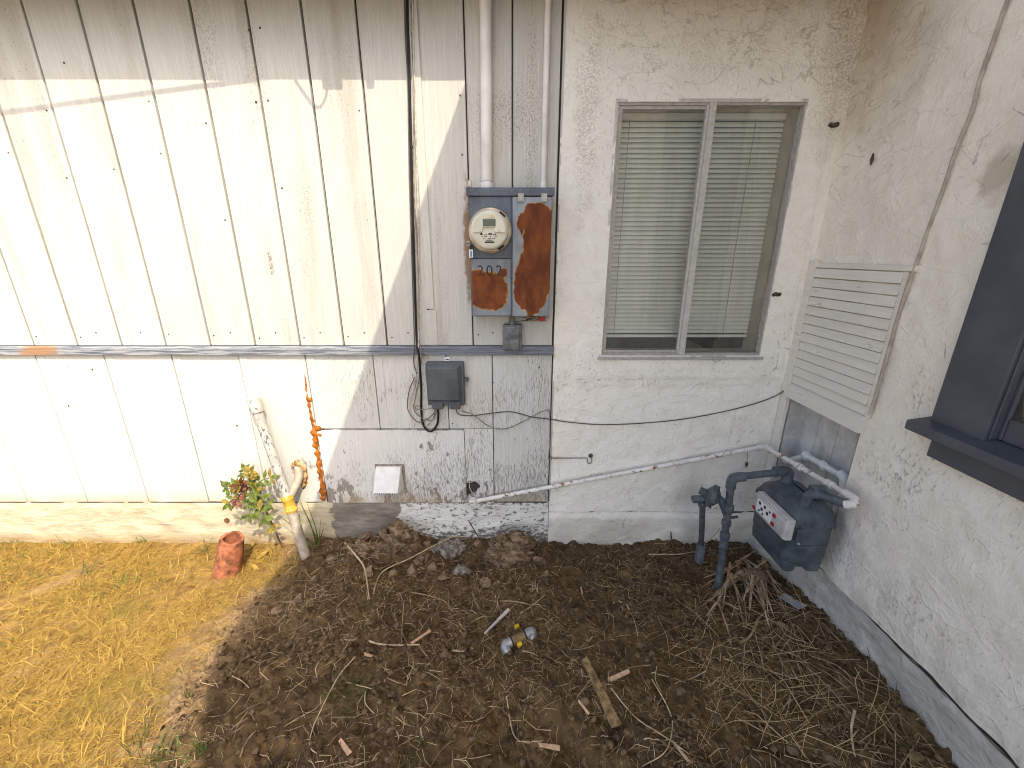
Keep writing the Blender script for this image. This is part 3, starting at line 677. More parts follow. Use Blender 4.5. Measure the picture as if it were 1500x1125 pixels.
# boards that close the opening above it
MB().box(1.250, 1.268, -.046, -.004, .30, 1.362).build('corner_board', MT['louvre'], rw, bevel=.002)
nP = 13
for k in range(nP):
    z0 = .838 + (1.333 - .838) * k / nP; z1 = .838 + (1.333 - .838) * (k + 1) / nP; t = random.uniform(-.002, .002)
    m = MB(); m.prism([(1.2505 + t, z0 + .0018), (1.2575 + t, z1 - .0012), (1.27, z1 - .0012), (1.27, z0 + .0018)], 'y', -.446, -.0475); m.build('plank', MT['louvre'], rw, bevel=.001, seg=1)
MB().box(1.2535, 1.27, -.486, -.010, 1.335, 1.354).build('header_board', MT['louvre'], rw, bevel=.002)
m = MB(); m.prism([(1.244, .771), (1.250, .822), (1.262, .836), (1.29, .836), (1.29, .771)], 'y', -.452, -.030); m.build('bottom_board', MT['louvre'], rw, bevel=.002)
MB().box(1.254, 1.268, -.462, -.4475, .835, 1.334).build('end_strip', MT['louvre'], rw, bevel=.001)
# charcoal window
sidewin = MB().box(1.243, 1.275, -.818, -.675, .910, 2.52).box(1.243, 1.275, -1.96, -1.80, .910, 2.52).box(1.243, 1.275, -1.80, -.818, 2.35, 2.52).build('window_casing', MT['grey_trim'], rw, bevel=.003)
m = MB(); m.prism([(1.196, .880), (1.196, .910), (1.272, .922), (1.31, .922), (1.31, .880)], 'y', -2.0, -.652); m.build('window_sill', MT['grey_trim'], sidewin, bevel=.004)
m = MB(); m.box(1.250, 1.27, -1.97, -.690, .808, .880); m.build('sill_apron', MT['grey_trim'], sidewin, bevel=.002)
m = MB(); m.box(1.252, 1.2715, -.8235, -.8185, .923, 2.349); m.box(1.252, 1.2715, -1.7995, -1.79, .923, 2.349); m.build('stop_bead', MT['grey_trim'], sidewin, bevel=.002)
m = MB(); m.box(1.272, 1.288, -.832, -.8185, .923, 2.349).box(1.272, 1.288, -1.79, -1.74, .923, 2.349).box(1.272, 1.288, -1.74, -.832, .923, .985).box(1.272, 1.288, -1.74, -.832, 2.28, 2.349); m.build('side_sash', MT['grey_trim'], sidewin, bevel=.004)
MB().box(1.279, 1.282, -1.74, -.832, .985, 2.28).build('side_pane', MT['glass'], sidewin)
MB().box(1.320, 1.325, -1.85, -.79, .93, 2.35).build('curtain', MT['curtain'], sidewin)
m = MB(); m.box(1.38, 4.2, -5.6, -.46, -.05, 2.79); m.box(1.38, 4.2, -.4595, .04, -.05, 2.69); m.build('house_core', MT['room'], rw)

# roof eave over the siding, plus an unseen slab added to cast the slanting shadow
ev = thing('roof_eave', (-1.8, -.3, 2.6), 'low shingled roof eave above the siding, casting the straight shadow band', 'roof eave')
EY, EZ = -.205, 2.258
m = MB(); m.prism([(EY, EZ), (EY, EZ + .07), (.9, EZ + .62), (.9, EZ + .50), (.16, EZ + .03)], 'x', -6, 1.262); m.build('eave_board', MT['soffit'], ev)
m = MB(); m.prism([(EY - .015, EZ + .0725), (EY - .015, EZ + .085), (2.9, EZ + 1.62), (2.9, EZ + 1.60)], 'x', -6, 1.262); m.build('shingle_sheet', MT['roof'], ev)
for (x, w_, h) in ((-.590, .070, .017), (-.425, .025, .013)):
    if h: MB().box(x, x + w_, EY - .012, EY - .002, EZ - h, EZ + .06).build('split_fascia', MT['soffit'], ev)
shadow_slab = thing('shadow_slab', (1.4, -2, 3.6), 'unseen added flat slab cut to the outline of the slanting shadow', 'roof')
H = 2.8; kx, ky = .45 * (H + .20), -.80 * (H + .20)
edge = [(-1.085, .9), (-1.095, -.20), (-1.105, -.60), (-1.085, -.70), (-1.02, -.81), (-.925, -.93), (-.83, -1.02), (-.60, -1.30), (-.2, -1.85)]  # shadow outline on the ground; the slab is cut to it along the sun
poly = [(x + kx, y + ky) for x, y in edge]; poly = [(poly[0][0] - .002, -.42)] + poly[2:] + [(4.4, poly[-1][1] - .4), (4.4, -.42)]
MB().prism(poly, 'z', H, H + .16).build('slab_deck', MT['slab_bounce_white'], shadow_slab)
MB().prism([(x * 1 + .01, y) for x, y in poly], 'z', H + .1605, H + .19).build('slab_cover', MT['roof'], shadow_slab)
tag(MB().prism([(-14, -14), (-14, -2.35), (12, -2.35), (12, -14)], 'z', -.2, .03).build('bounce_ground', MT['bounce_pad']), kind='structure')  # pale slab added unseen behind the camera to bounce light onto the walls
# overhead service drop whose shadow crosses the wall
def up(p, t): return Vector(p) + TO_SUN * (t / -TO_SUN.y)
c0, c1, c2 = up(onY(-60, 175), .42), up(onY(0, 169), .42), up(onY(440, 110), .42)
oc = thing('service_cable', tuple(c2), 'thin overhead cable crossing near the eave, its shadow slanting on the siding', 'cable')
MB().tube([c0 + (c0 - c2) * 1.5, c0, c1, c2], .006, 8).build('cable_span', MT['black'], oc)
lp = [up(onY(x, y), .30) for x, y in ((425, 105), (436, 126), (450, 147), (462, 160), (471, 158), (478, 143), (479, 125), (477, 100))]
MB().tube(catmull(lp, 5), .0045, 8).build('cable_loop', MT['black'], oc, True)

# ================================================================== electric panel
PX0, PX1, PZ0, PZ1, PY = -.172, .157, 1.140, 1.628, -.10
ep = thing('electric_panel', (-.008, -.05, PZ0), 'rusty grey steel electric panel with round meter on the white siding', 'electric panel')
MB().box(PX0 + .004, PX1 - .003, PY + .006, -.0055, PZ0, PZ1 - .02).build('cabinet', MT['steel_grey'], ep, bevel=.003)
m = MB(); m.prism([(PY - .010, PZ1 - .030), (PY - .012, PZ1 - .008), (PY - .004, PZ1), (-.006, PZ1 + .004), (-.006, PZ1 - .0195), (PY + .0055, PZ1 - .030)], 'x', PX0 - .003, PX1 + .004); m.build('top_cap', MT['steel_grey'], ep, bevel=.002)
XM = -.001
MB().box(PX0 + .006, XM - .003, PY - .001, PY + .0058, 1.372, PZ1 - .031).build('meter_cover', MT['steel_grey'], ep, bevel=.0015)
MB().box(PX0 + .010, XM - .004, PY - .002, PY + .0058, PZ0 + .004, 1.369).build('lower_cover', MT['cover_rust'], ep, bevel=.0015)
m = MB(); m.box(XM + .003, PX1 - .004, PY - .007, PY + .0057, PZ0 + .002, PZ1 - .033); door = m.build('panel_door', MT['door_rust'], ep, bevel=.003)
for px in (763, 797):
    p = onY(px, 284, PY); h = MB(); h.box(p.x - .011, p.x + .011, PY - .013, PY - .0125 + .0015, PZ1 - .052, PZ1 - .022); h.box(p.x - .011, p.x - .007, PY - .016, PY - .013, PZ1 - .050, PZ1 - .024); h.box(p.x + .007, p.x + .011, PY - .016, PY - .013, PZ1 - .050, PZ1 - .024); h.box(p.x - .005, p.x + .005, PY - .018, PY - .013, PZ1 - .050, PZ1 - .043)
    h.build('door_clip', MT['alu_pink'], ep)
for px, py in ((722, 459), (776, 461)):
    p = onY(px, py, PY); MB().disc_stack((p.x, PY - .002, p.z + .003), (0, -1, 0), [(0, .004), (.004, .0035)], 10).build('screw', MT['galv'], ep, True)
# the meter
mc = onY(717, 337, -.17); mx_, mz_ = mc.x, mc.z
mt = MB().disc_stack((mx_, PY - .001, mz_), (0, -1, 0), [(0, .083), (.016, .084), (.020, .0815), (.024, .0815), (.026, .077), (.034, .076)], 48).build('electricity_meter', MT['meter_ring'], ep, True)
MB().disc_stack((mx_, PY - .034, mz_), (0, -1, 0), [(0, .072), (.034, .070), (.042, .066), (.045, .060)], 48).build('meter_dome', MT['meter_cream'], mt, True)
yF = PY - .0795
m = MB(); a0 = [(math.cos(R(t)) * .0615, math.sin(R(t)) * .0615) for t in range(-10, 191, 8)]
m.prism([(mx_ + x, mz_ + z) for x, z in a0] + [(mx_ - .026, mz_ - .006), (mx_ - .024, mz_ + .008), (mx_ + .024, mz_ + .008), (mx_ + .026, mz_ - .008)], 'y', yF - .006, yF + .002); m.build('upper_face', MT['meter_cream'], mt, bevel=.002)
MB().box(mx_ - .0235, mx_ + .0235, yF - .0075, yF - .0055, mz_ + .012, mz_ + .037).build('display', MT['lcd'], mt, bevel=.001)
m = MB(); m.prism([(mx_ - .0235, mz_ + .039)] + [(mx_ + .0235 * math.cos(R(t)), mz_ + .040 + .012 * math.sin(R(t))) for t in range(180, -1, -20)] + [(mx_ + .0235, mz_ + .039)], 'y', yF - .0072, yF - .0055); m.build('sensor_window', MT['meter_ring'], mt)
MB().disc_stack((mx_ + .027, yF - .006, mz_ + .000), (0, -1, 0), [(0, .010), (.003, .009)], 16).build('reset_knob', MT['meter_cream'], mt, True)
m = MB(); m.disc_stack((mx_ - .030, yF - .0005, mz_ - .014), (0, -1, 0), [(0, .0045), (.001, .0045)], 10)
for (a, b, z, h) in ((-.020, -.008, -.017, .002), (-.004, .010, -.014, .005), (.014, .024, -.016, .002), (-.028, -.024, -.023, .002), (-.019, -.010, -.023, .002), (.002, .006, -.023, .003), (.020, .028, -.022, .002), (-.024, -.018, -.031, .0015), (-.006, .006, -.030, .0018), (.009, .022, -.029, .0018), (-.012, .010, -.036, .0025), (-.018, .018, -.043, .005)):
    m.box(mx_ + a, mx_ + b, yF - .0012, yF + .001, mz_ + z - h / 2, mz_ + z + h / 2)
m.build('face_print', MT['print'], mt)
for a in (50, -55):
    m = MB(); m.tube([(mx_ + .0755 * math.cos(R(a + t)), PY - .046, mz_ + .0755 * math.sin(R(a + t))) for t in range(-10, 11, 5)], .0035, 6); m.build('ring_slot', MT['print'], mt)
p = onY(686, 357, PY - .02); MB().tube(arc((p.x, PY - .018, p.z), .008, 0, 360, (1, 0, 0), (0, 0, 1), 14), .0026, 6, False).build('seal_ring', MT['galv'], ep, True)
q = onY(690, 371, PY - .02); MB().box(q.x - .0075, q.x + .0075, PY - .022, PY - .018, q.z - .016, q.z + .014).build('seal_tag', MT['white_card'], ep)
MB().box(q.x - .003, q.x + .004, PY - .0232, PY - .0221, q.z - .013, q.z + .010).build('seal_print', MT['tag_blue'], ep)
MB().box(q.x - .005, q.x + .006, PY - .016, PY - .010, q.z + .012, q.z + .03).build('seal_clasp', MT['print'], ep)
def text_mesh(name, s, size, mat, parent, world, ext=.0004):
    cu = bpy.data.curves.new(name, 'FONT'); cu.body = s; cu.size = size; cu.extrude = ext; cu.align_x = 'CENTER'; cu.align_y = 'CENTER'
    t = bpy.data.objects.new(name, cu); me = bpy.data.meshes.new_from_object(t); bpy.data.objects.remove(t)
    me.materials.append(mat); o = bpy.data.objects.new(name, me); COL.objects.link(o); o.parent = parent
    o.location = Vector(world) - WL[parent.name]; o.rotation_euler = (R(90), 0, 0); return o
MT['digit_worn'] = flat('worn_brown_digit', (.085, .026, .010), .7); MT['digit_dark'] = flat('faded_black_digit', (.035, .026, .022), .7)
for s, px, mm in (('2', 704, 'digit_worn'), ('0', 717, 'digit_dark'), ('2', 731, 'digit_dark')):
    p = onY(px, 397, PY); text_mesh('digit', s, .056, MT[mm], ep, (p.x, PY - .0026, p.z))
# conduits above
for nm, px_t, px_b, r, lab in (('conduit_pipe', 711, 713, .0215, 'thick white painted conduit rising from the electric panel'), ('conduit_pipe', 803, 796, .0115, 'thin white painted conduit rising from the electric panel')):
    t_, b_ = onY(px_t, 0, -.03), onY(px_b, 272, -.03); y = -.008 - r; x0 = b_.x; x1 = t_.x + (t_.x - b_.x)
    c = thing('electrical_conduit', (x0, y, PZ1), lab, 'conduit')
    MB().tube([(x0, y, PZ1 + .003), (x0 + (x1 - x0) * .3, y, 1.95), (x1, y, 2.78)], r, 20).build(nm, MT['pvc'], c, True)
    MB().disc_stack((x0, y, PZ1 + .0035), (0, 0, 1), [(0, r * 1.16), (.024, r * 1.16), (.027, r * 1.05)], 20).build('coupling', MT['pvc_clean'], c, True)
    if r > .02: MB().tube(arc((x0, y, PZ1 + .03), r + .0012, 0, 360, (1, 0, 0), (0, 1, 0), 20), .0012, 5, False).build('joint_band', MT['print'], c)
p = onY(688, 268, -.01); m = MB(); m.box(p.x - .006, p.x + .007, -.012, -.0055, p.z - .014, p.z + .010); o = m.build('cable_clip', MT['wire_white'], None, bevel=.002, loc=(p.x, -.008, p.z)); tag(o, 'tiny white cable clip nailed just above the panel corner', 'clip')
# bird or mouse nest under the panel
ns = thing('twig_nest', (.11, -.04, 1.10), 'scrappy nest of dry twigs tucked under the panel door', 'nest')
rnd = random.Random(3)
for k in range(26):
    x, z = rnd.uniform(.04, .15), rnd.uniform(1.112, 1.136) + 0; a = rnd.uniform(-.6, .6); l = rnd.uniform(.012, .03)
    MB().tube([(x - l * math.cos(a), rnd.uniform(-.05, -.012), min(1.139, z - l * math.sin(a) * .6)), (x + l * math.cos(a), rnd.uniform(-.05, -.012), min(1.139, z + l * math.sin(a) * .6))], .0013, 4).build('twig', MT['stick_pale' if k % 3 else 'stick_dark'], ns)
MB().box(.118, .140, -.05, -.012, 1.113, 1.138).build('red_scrap', MT['red'], ns, bevel=.002)
# little switch box below the panel
a, b = onY(737, 476, -.05), onY(763, 512, -.05); sx = (a.x + b.x) / 2
sb = thing('switch_box', (sx, -.03, b.z), 'small weathered grey outlet box hanging under the electric panel', 'outlet box')
m = MB(); m.box(a.x, b.x + .004, -.052, -.006, b.z - .004, a.z); m.build('box_body', MT['grey_box2'], sb, bevel=.004)
m = MB(); m.box(a.x - .002, b.x - .006, -.062, -.0525, b.z + .002, a.z - .004); m.build('box_cover', MT['grey_box2'], sb, bevel=.003)
m = MB(); m.box(a.x + .006, b.x - .012, -.0655, -.0622, a.z - .055, a.z - .012); m.box(a.x + .006, b.x - .012, -.0655, -.0622, b.z + .012, a.z - .060); m.build('flap', MT['grey_box2'], sb, bevel=.002)
MB().tube([(sx, -.035, a.z), (sx, -.035, PZ0)], .0115, 14).build('pipe_nipple', MT['grey_box2'], sb, True)
# telecom box
a, b = onY(622, 532, -.05), onY(681, 598, -.05); bx0, bx1, bz0, bz1 = a.x, b.x, b.z + .012, a.z
ub = thing('utility_box', ((bx0 + bx1) / 2, -.03, bz0), 'dark grey plastic telephone box below the ledge with cables underneath', 'utility box')
m = MB(); m.box(bx0, bx1, -.046, -.006, bz0, bz1); m.build('box_base', MT['grey_plastic'], ub, bevel=.006, seg=3)
m = MB(); c1, c2 = (bx0 + .004, bx1 - .008), (bz0 + .022, bz1 - .005); d = .011
vs = [(c1[0], -.0465, c2[0]), (c1[1], -.0465, c2[0]), (c1[1], -.0465, c2[1]), (c1[0], -.0465, c2[1]), (c1[0] + d, -.064, c2[0] + d * .8), (c1[1] - d * 1.6, -.064, c2[0] + d * .8), (c1[1] - d * 1.6, -.064, c2[1] - d * 1.3), (c1[0] + d, -.064, c2[1] - d * 1.3)]
m.add(vs, [(4, 5, 6, 7), (0, 1, 5, 4), (1, 2, 6, 5), (2, 3, 7, 6), (3, 0, 4, 7), (3, 2, 1, 0)]); m.build('box_lid', MT['grey_plastic'], ub, bevel=.003, seg=3)
for q0, q1 in ((bx0 + .022, bx0 + .072), (bx1 - .070, bx1 - .020)): MB().box(q0, q1, -.055, -.010, bz0 - .016, bz0 + .018).build('cable_entry', MT['grey_plastic'], ub, bevel=.003)
m = MB(); m.box(bx1 - .001, bx1 + .014, -.040, -.018, bz0 + .112, bz0 + .128); m.disc_stack((bx1 + .012, -.042, bz0 + .120), (0, 1, 0), [(0, .009), (.02, .009)], 14); m.build('latch', MT['grey_plastic'], ub, bevel=.001)
m = MB(); m.box(bx0 + .082, bx0 + .108, -.012, -.0055, bz1 - .002, bz1 + .019); m.build('mounting_tab', MT['white_card'], ub, bevel=.003)
MB().box(bx0 + .088, bx0 + .102, -.0135, -.0122, bz1 + .006, bz1 + .010).build('tab_slot', MT['print'], ub)

# ================================================================== cables and wires
def wpts(pix, y): return [tuple(onY(px, py, yy)) for (px, py), yy in zip(pix, y if isinstance(y, (list, tuple)) else [y] * len(pix))]
pk = [(596, -30), (597, 40), (600, 130), (603, 260), (607, 400), (610, 490), (611, 508), (614, 525), (617, 570), (617, 600), (620, 622), (630, 632), (640, 622), (642, 605), (640, 596)]
py_ = [-.013] * 5 + [-.025, -.045, -.045, -.02, -.014, -.014, -.014, -.016, -.022, -.03]
tag(MB().tube(catmull(wpts(pk, py_), 5), .0052, 8).build('black_cable', MT['black'], None, True, loc=onY(596, 100)), 'thick black cable running down the siding into the telephone box', 'cable')
rows = [([(592, -30), (594, 60), (598, 130), (600, 250), (604, 400), (607, 500), (606, 530), (611, 548)], 'wire_dark', .0028, 'dark thin wire hugging the black cable, stopping below the ledge'),
        ([(602, -30), (603, 60), (607, 140), (606, 260), (612, 380), (614, 490), (617, 520), (614, 552), (608, 585), (606, 600), (618, 612), (634, 615), (637, 598)], 'wire_tan', .0028, 'tan wire beside the black cable, looping into the telephone box'),
        ([(604, -30), (606, 80), (609, 180), (611, 260), (614, 400), (613, 500), (608, 560), (600, 590), (603, 612), (622, 624), (636, 610), (638, 598)], 'wire_white', .0030, 'off white wire in the bundle hanging in a wide loop')]
for pix, mt_, r, lab in rows:
    yy = [-.012 if py < 480 else (-.046 if py < 530 else -.014 - .004 * random.random()) for _, py in pix]
    yy[-1] = -.03
    tag(MB().tube(catmull(wpts(pix, yy), 5), r, 6).build('thin_wire', MT[mt_], None, True, loc=onY(*pix[1])), lab, 'wire', 'wires beside the black cable')
tag(MB().tube(catmull(wpts([(608, 552), (600, 570), (597, 590), (599, 604), (612, 618), (628, 612), (636, 604), (635, 597)], -.017), 6), .0022, 6).build('slack_wire', MT['wire_dark'], None, True, loc=onY(600, 590)), 'slack dark wire loop left of the telephone box'.replace(' left of', ' dangling beside'), 'wire', 'wires beside the black cable')
m = MB().tube(arc(onY(612, 597, -.02), .011, 0, 360, (1, 0, 0), (0, 0, 1), 12), .0022, 5, False); m.tube(catmull(wpts([(604, 548), (610, 575), (606, 596), (618, 600), (632, 598)], -.018), 6), .002, 5)
tag(m.build('wire_knot', MT['wire_tan'], None, True, loc=onY(612, 597)), 'small knotted tan wire coil at the telephone box corner', 'wire')
lw = [(667, 596), (672, 607), (690, 609), (716, 606), (745, 603), (765, 607), (780, 611), (805, 614), (830, 618), (880, 622), (940, 620), (1000, 614), (1060, 603), (1110, 590), (1140, 578), (1156, 566)]
tag(MB().tube(catmull(wpts(lw, [-.03, -.012, -.008] + [-.009] * 11 + [-.012, -.03]), 5), .0026, 6).build('long_wire', MT['wire_dark'], None, True, loc=onY(800, 614)), 'long sagging brown wire from the telephone box to the plank corner', 'wire')
sw2 = [(676, 602), (690, 606), (700, 613), (712, 622), (728, 628), (745, 627), (765, 618), (785, 607), (800, 601), (805, 606), (805, 650), (803, 672)]
tag(MB().tube(catmull(wpts(sw2, -.009), 5), .0024, 6).build('looping_wire', MT['wire_tan'], None, True, loc=onY(740, 627)), 'short tan wire dipping under the long one and dropping beside the siding edge', 'wire')
p0, p1 = onY(803, 671, -.014), onY(860, 671, -.014)
hk = thing('wall_hook', tuple(p0), 'thin painted rod with a curled hook fixed to the stucco under the window', 'hook')
MB().tube([p0, p1], .0028, 8).build('rod', MT['wire_tan'], hk, True)
MB().tube([p1, p1 + Vector((.003, -.004, -.012)), *[p1 + Vector((.012, -.004, -.016)) + Vector((-.011 * math.cos(R(t)), 0, -.011 * math.sin(R(t)))) for t in range(0, 200, 20)], p1 + Vector((.022, -.003, .002))], .0026, 8).build('curl', MT['wire_tan'], hk, True)
MB().disc_stack(p1 + Vector((.018, .008, .01)), (0, -1, 0), [(0, .011), (.006, .010), (.010, .006)], 8).build('mount_putty', MT['mud'], hk, True)
MB().box(p0.x + .012, p0.x + .018, -.019, -.004, p0.z - .007, p0.z + .007).build('rod_clip', MT['wire_tan'], hk)
pw = [onX(x, y, 1.257) for x, y in ((1490, -30), (1476, 0), (1455, 60), (1436, 115), (1423, 165), (1402, 215), (1384, 270), (1362, 330), (1340, 393), (1318, 455), (1300, 520), (1283, 578), (1273, 606))]
tag(MB().tube(catmull(pw, 4), .0048, 8).build('painted_cable', MT['cable_paint'], None, True, loc=pw[4]), 'cream painted cable stapled down the side wall past the planks', 'cable')

# ================================================================== dryer vent
a, b = onY(551, 682, -.01), onY(591, 682, -.01); z1 = a.z; z0 = onY(560, 720, -.06).z
dv = thing('dryer_vent', ((a.x + b.x) / 2, -.03, z0), 'white plastic dryer vent hood on the peeling patch board', 'vent')
MB().box(a.x - .006, b.x + .004, -.0135, -.0088, z0 - .018, z1 + .008).build('vent_flange', MT['wire_tan'], dv, bevel=.002)
m = MB(); hw0 = [(a.x, -.0138, z1), (b.x - .006, -.0138, z1), (b.x - .004, -.0138, z0 - .012), (a.x - .003, -.0138, z0 - .012), (a.x + .002, -.028, z1 - .002), (b.x - .010, -.028, z1 - .002), (b.x - .018, -.085, z0), (a.x - .004, -.085, z0)]
m.add(hw0, [(4, 5, 6, 7), (0, 4, 7, 3), (1, 2, 6, 5), (0, 1, 5, 4), (3, 7, 6, 2), (0, 3, 2, 1)]); m.build('vent_hood', MT['hood'], dv, bevel=.004, seg=3)
for x, in ((a.x + .006,), (b.x - .012,)): MB().box(x - .002, x + .002, -.030, -.0275, z1 - .013, z1 - .006).build('rivet', MT['print'], dv)
for k in range(11): MB().box(a.x + .004 + k * .0105, a.x + .0105 + k * .0105, -.0866, -.0848, z0 + .0022, z0 + .0052).build('drip_slot', MT['mud'], dv)

# ================================================================== long white gas line
gp = thing('gas_pipe', tuple(onY(760, 720, -.03)), 'long white painted iron pipe with rust spots climbing across the stucco', 'pipe')
P0, P1 = onY(692, 735, -.032), onY(1116, 654, -.034); E = onX(1247, 728, 1.205)
K = Vector((1.205, -.034, P1.z))
main = rounded([P0, K, Vector((1.205, E.y, E.z))], .03)
MB().tube(main, .0105, 14).build('pipe_run', MT['iron_white'], gp, True)
MB().box(P0.x - .016, P0.x + .018, -.050, -.008, P0.z - .015, P0.z + .015).build('end_fitting', MT['iron_white'], gp, bevel=.006)
d_ = (K - P0).normalized(); MB().tube([K - d_ * .035, K - d_ * .012], [.0145, .0145], 14).build('elbow_collar', MT['iron_white'], gp, True)
for t in (.06, .47, .80):
    q = K.lerp(Vector((1.205, E.y, E.z)), t); d2 = (Vector((1.205, E.y, E.z)) - K).normalized()
    MB().tube([q - d2 * .018, q - d2 * .016, q + d2 * .016, q + d2 * .018], [.0125, .0155, .0155, .0125], 14).build('coupling', MT['iron_white'], gp, True)
EE = Vector((1.205, E.y, E.z))
MB().tube(rounded([EE + Vector((0, .03, -.003)), EE + Vector((.004, -.012, 0)), EE + Vector((-.012, -.03, -.012)), EE + Vector((-.03, -.012, -.022))], .02), .0155, 14).build('elbow', MT['iron_white'], gp, True)
for t in (.30, .72):
    q = P0.lerp(K, t); m = MB(); m.tube([q + Vector((-.006, .0, 0)), q + Vector((.006, 0, 0))], .0125, 12); m.box(q.x - .006, q.x + .006, q.y, -.004, q.z - .03, q.z - .008); m.build('strap', MT['iron_white'], gp)
# second pipe in the niche
np_ = [onX(1150, 676, 1.305), onX(1182, 668, 1.305), onX(1207, 682, 1.305), onX(1236, 700, 1.305)]
wp = thing('water_pipe', tuple(np_[3]), 'short white pipe turning down inside the niche behind the gas meter', 'pipe')
vb = np_[3] + Vector((0, -.012, -.02)); vd = Vector((1.285, vb.y + .012, .20))
MB().tube(rounded([np_[0], np_[1], np_[2], np_[3], vb + Vector((0, -.006, -.03)), Vector((1.288, vb.y, .33)), vd], .02), .013, 14).build('pipe_bend', MT['pvc_clean'], wp, True)
for q in (np_[1], np_[2]): MB().tube([q + Vector((0, .016, .004)), q + Vector((0, -.016, -.006))], [.018, .018], 14).build('coupling', MT['pvc_clean'], wp, True, .002)
MB().tube(rounded([np_[3] + Vector((0, .022, .008)), np_[3] + Vector((0, -.006, 0)), vb + Vector((0, -.006, -.03))], .03), .018, 14).build('elbow', MT['pvc_clean'], wp, True)
# leaves and dirt lying on the niche ledge
rnd = random.Random(11)
for k in range(9):
    y = rnd.uniform(-.40, -.08); z = .352; x = rnd.uniform(1.29, 1.345); m = MB(); l = rnd.uniform(.014, .024); a = rnd.uniform(0, 6.28); e = Vector((math.cos(a), math.sin(a), .2)) * l; f = Vector((-math.sin(a), math.cos(a), .1)) * l * .5
    c = Vector((x, y, z)); m.add([c - e, c + f + Vector((0, 0, .005)), c + e, c - f + Vector((0, 0, .004)), c + Vector((0, 0, .001))], [(0, 1, 4), (1, 2, 4), (2, 3, 4), (3, 0, 4)])
    o = m.build('ledge_leaf', MT['leaf_dead' if k % 3 else 'leaf_yellow'], None, loc=c); tag(o, 'dead curled leaf on the dirty ledge behind the gas meter', 'dead leaf', 'dead leaves on the niche ledge')

# ================================================================== gas meter
gm = thing('gas_meter', (1.14, -.38, .0), 'slate grey gas meter with clear dial box hanging beside the side wall', 'gas meter')
BX_, BXr = 1.062, 1.225; BYn, BYf = -.495, -.245; BZ0, BZ1 = .205, .425
def loft(secs, mat, name, parent, bevel=.012):
    m = MB(); n = len(secs[0]); vs = [p for s_ in secs for p in s_]; fs = [tuple(range(n))[::-1], tuple(range((len(secs) - 1) * n, len(secs) * n))]
    for i in range(len(secs) - 1):
        for k in range(n): fs.append((i * n + k, i * n + (k + 1) % n, (i + 1) * n + (k + 1) % n, (i + 1) * n + k))
    m.add(vs, fs); return m.build(name, mat, parent, True, bevel, seg=3, auto=50)
def rrect(x0, x1, y0, y1, z, r, n=5):
    out = []
    for cx, cy, a in ((x1 - r, y1 - r, 0), (x0 + r, y1 - r, 90), (x0 + r, y0 + r, 180), (x1 - r, y0 + r, 270)):
        for k in range(n + 1): t = R(a + 90 * k / n); out.append(Vector((cx + r * math.cos(t), cy + r * math.sin(t), z)))
    return out
body = loft([rrect(BX_ + .022, BXr - .015, BYn + .02, BYf - .02, BZ0, .03), rrect(BX_ + .004, BXr - .002, BYn + .004, BYf - .004, BZ0 + .025, .035), rrect(BX_, BXr, BYn, BYf, BZ0 + .06, .03), rrect(BX_, BXr, BYn, BYf, BZ1 - .02, .022)], MT['gas_grey'], 'body', gm, 0)
loft([rrect(BX_ - .006, BXr + .004, BYn - .006, BYf + .006, BZ1 - .0195, .022), rrect(BX_ - .006, BXr + .004, BYn - .006, BYf + .006, BZ1 - .004, .022)], MT['gas_grey'], 'flange', gm, .003)
loft([rrect(BX_ - .002, BXr, BYn - .002, BYf + .002, BZ1 - .0035, .022), rrect(BX_ + .010, BXr - .004, BYn + .008, BYf - .008, BZ1 + .030, .025), rrect(BX_ + .05, BXr - .02, BYn + .03, BYf - .03, BZ1 + .052, .03), rrect(BX_ + .075, BXr - .035, BYn + .06, BYf - .06, BZ1 + .060, .03)], MT['gas_grey'], 'top_case', gm, 0)
m = MB(); m.box(BX_ + .03, BXr - .01, BYn + .004, BYn + .022, BZ0 - .022, BZ0 + .03)                       # foot skirt with its arch cut below
loft([rrect(BX_ + .012, BX_ + .055, BYn + .01, BYf - .01, BZ0 - .016, .012), rrect(BX_ + .006, BX_ + .06, BYn + .006, BYf - .006, BZ0 + .03, .016)], MT['gas_grey'], 'front_foot', gm, .004)
loft([rrect(BXr - .06, BXr - .012, BYn + .01, BYf - .01, BZ0 - .016, .012), rrect(BXr - .066, BXr - .004, BYn + .006, BYf - .006, BZ0 + .03, .016)], MT['gas_grey'], 'rear_foot', gm, .004)
for y in (-.262, -.30, -.36, -.42, -.475):
    m = MB(); m.disc_stack((BX_ - .003, y, BZ1 - .012), (-1, 0, 0), [(0, .006), (.006, .006)], 8); m.build('bolt', MT['gas_grey'], gm, True)
for x in (1.085, 1.13, 1.175, 1.212): MB().disc_stack((x, BYn - .006, BZ1 - .012), (0, -1, 0), [(0, .006), (.006, .006)], 8).build('bolt', MT['gas_grey'], gm, True)
MB().box(BX_ + .02, BXr - .02, BYn - .0035, BYn + .001, .318, .3225).build('case_seam', MT['gas_pipe'], gm)
m = MB(); m.disc_stack((BX_ + .03, BYn - .002, .335), (0, -1, 0), [(0, .006), (.007, .005)], 10); m.build('seal_screw', MT['galv'], gm, True)
m = MB(); m.box(BX_ + .012, BX_ + .034, BYn - .012, BYn - .0005, .345, .402); m.build('side_lug', MT['gas_grey'], gm, bevel=.005)
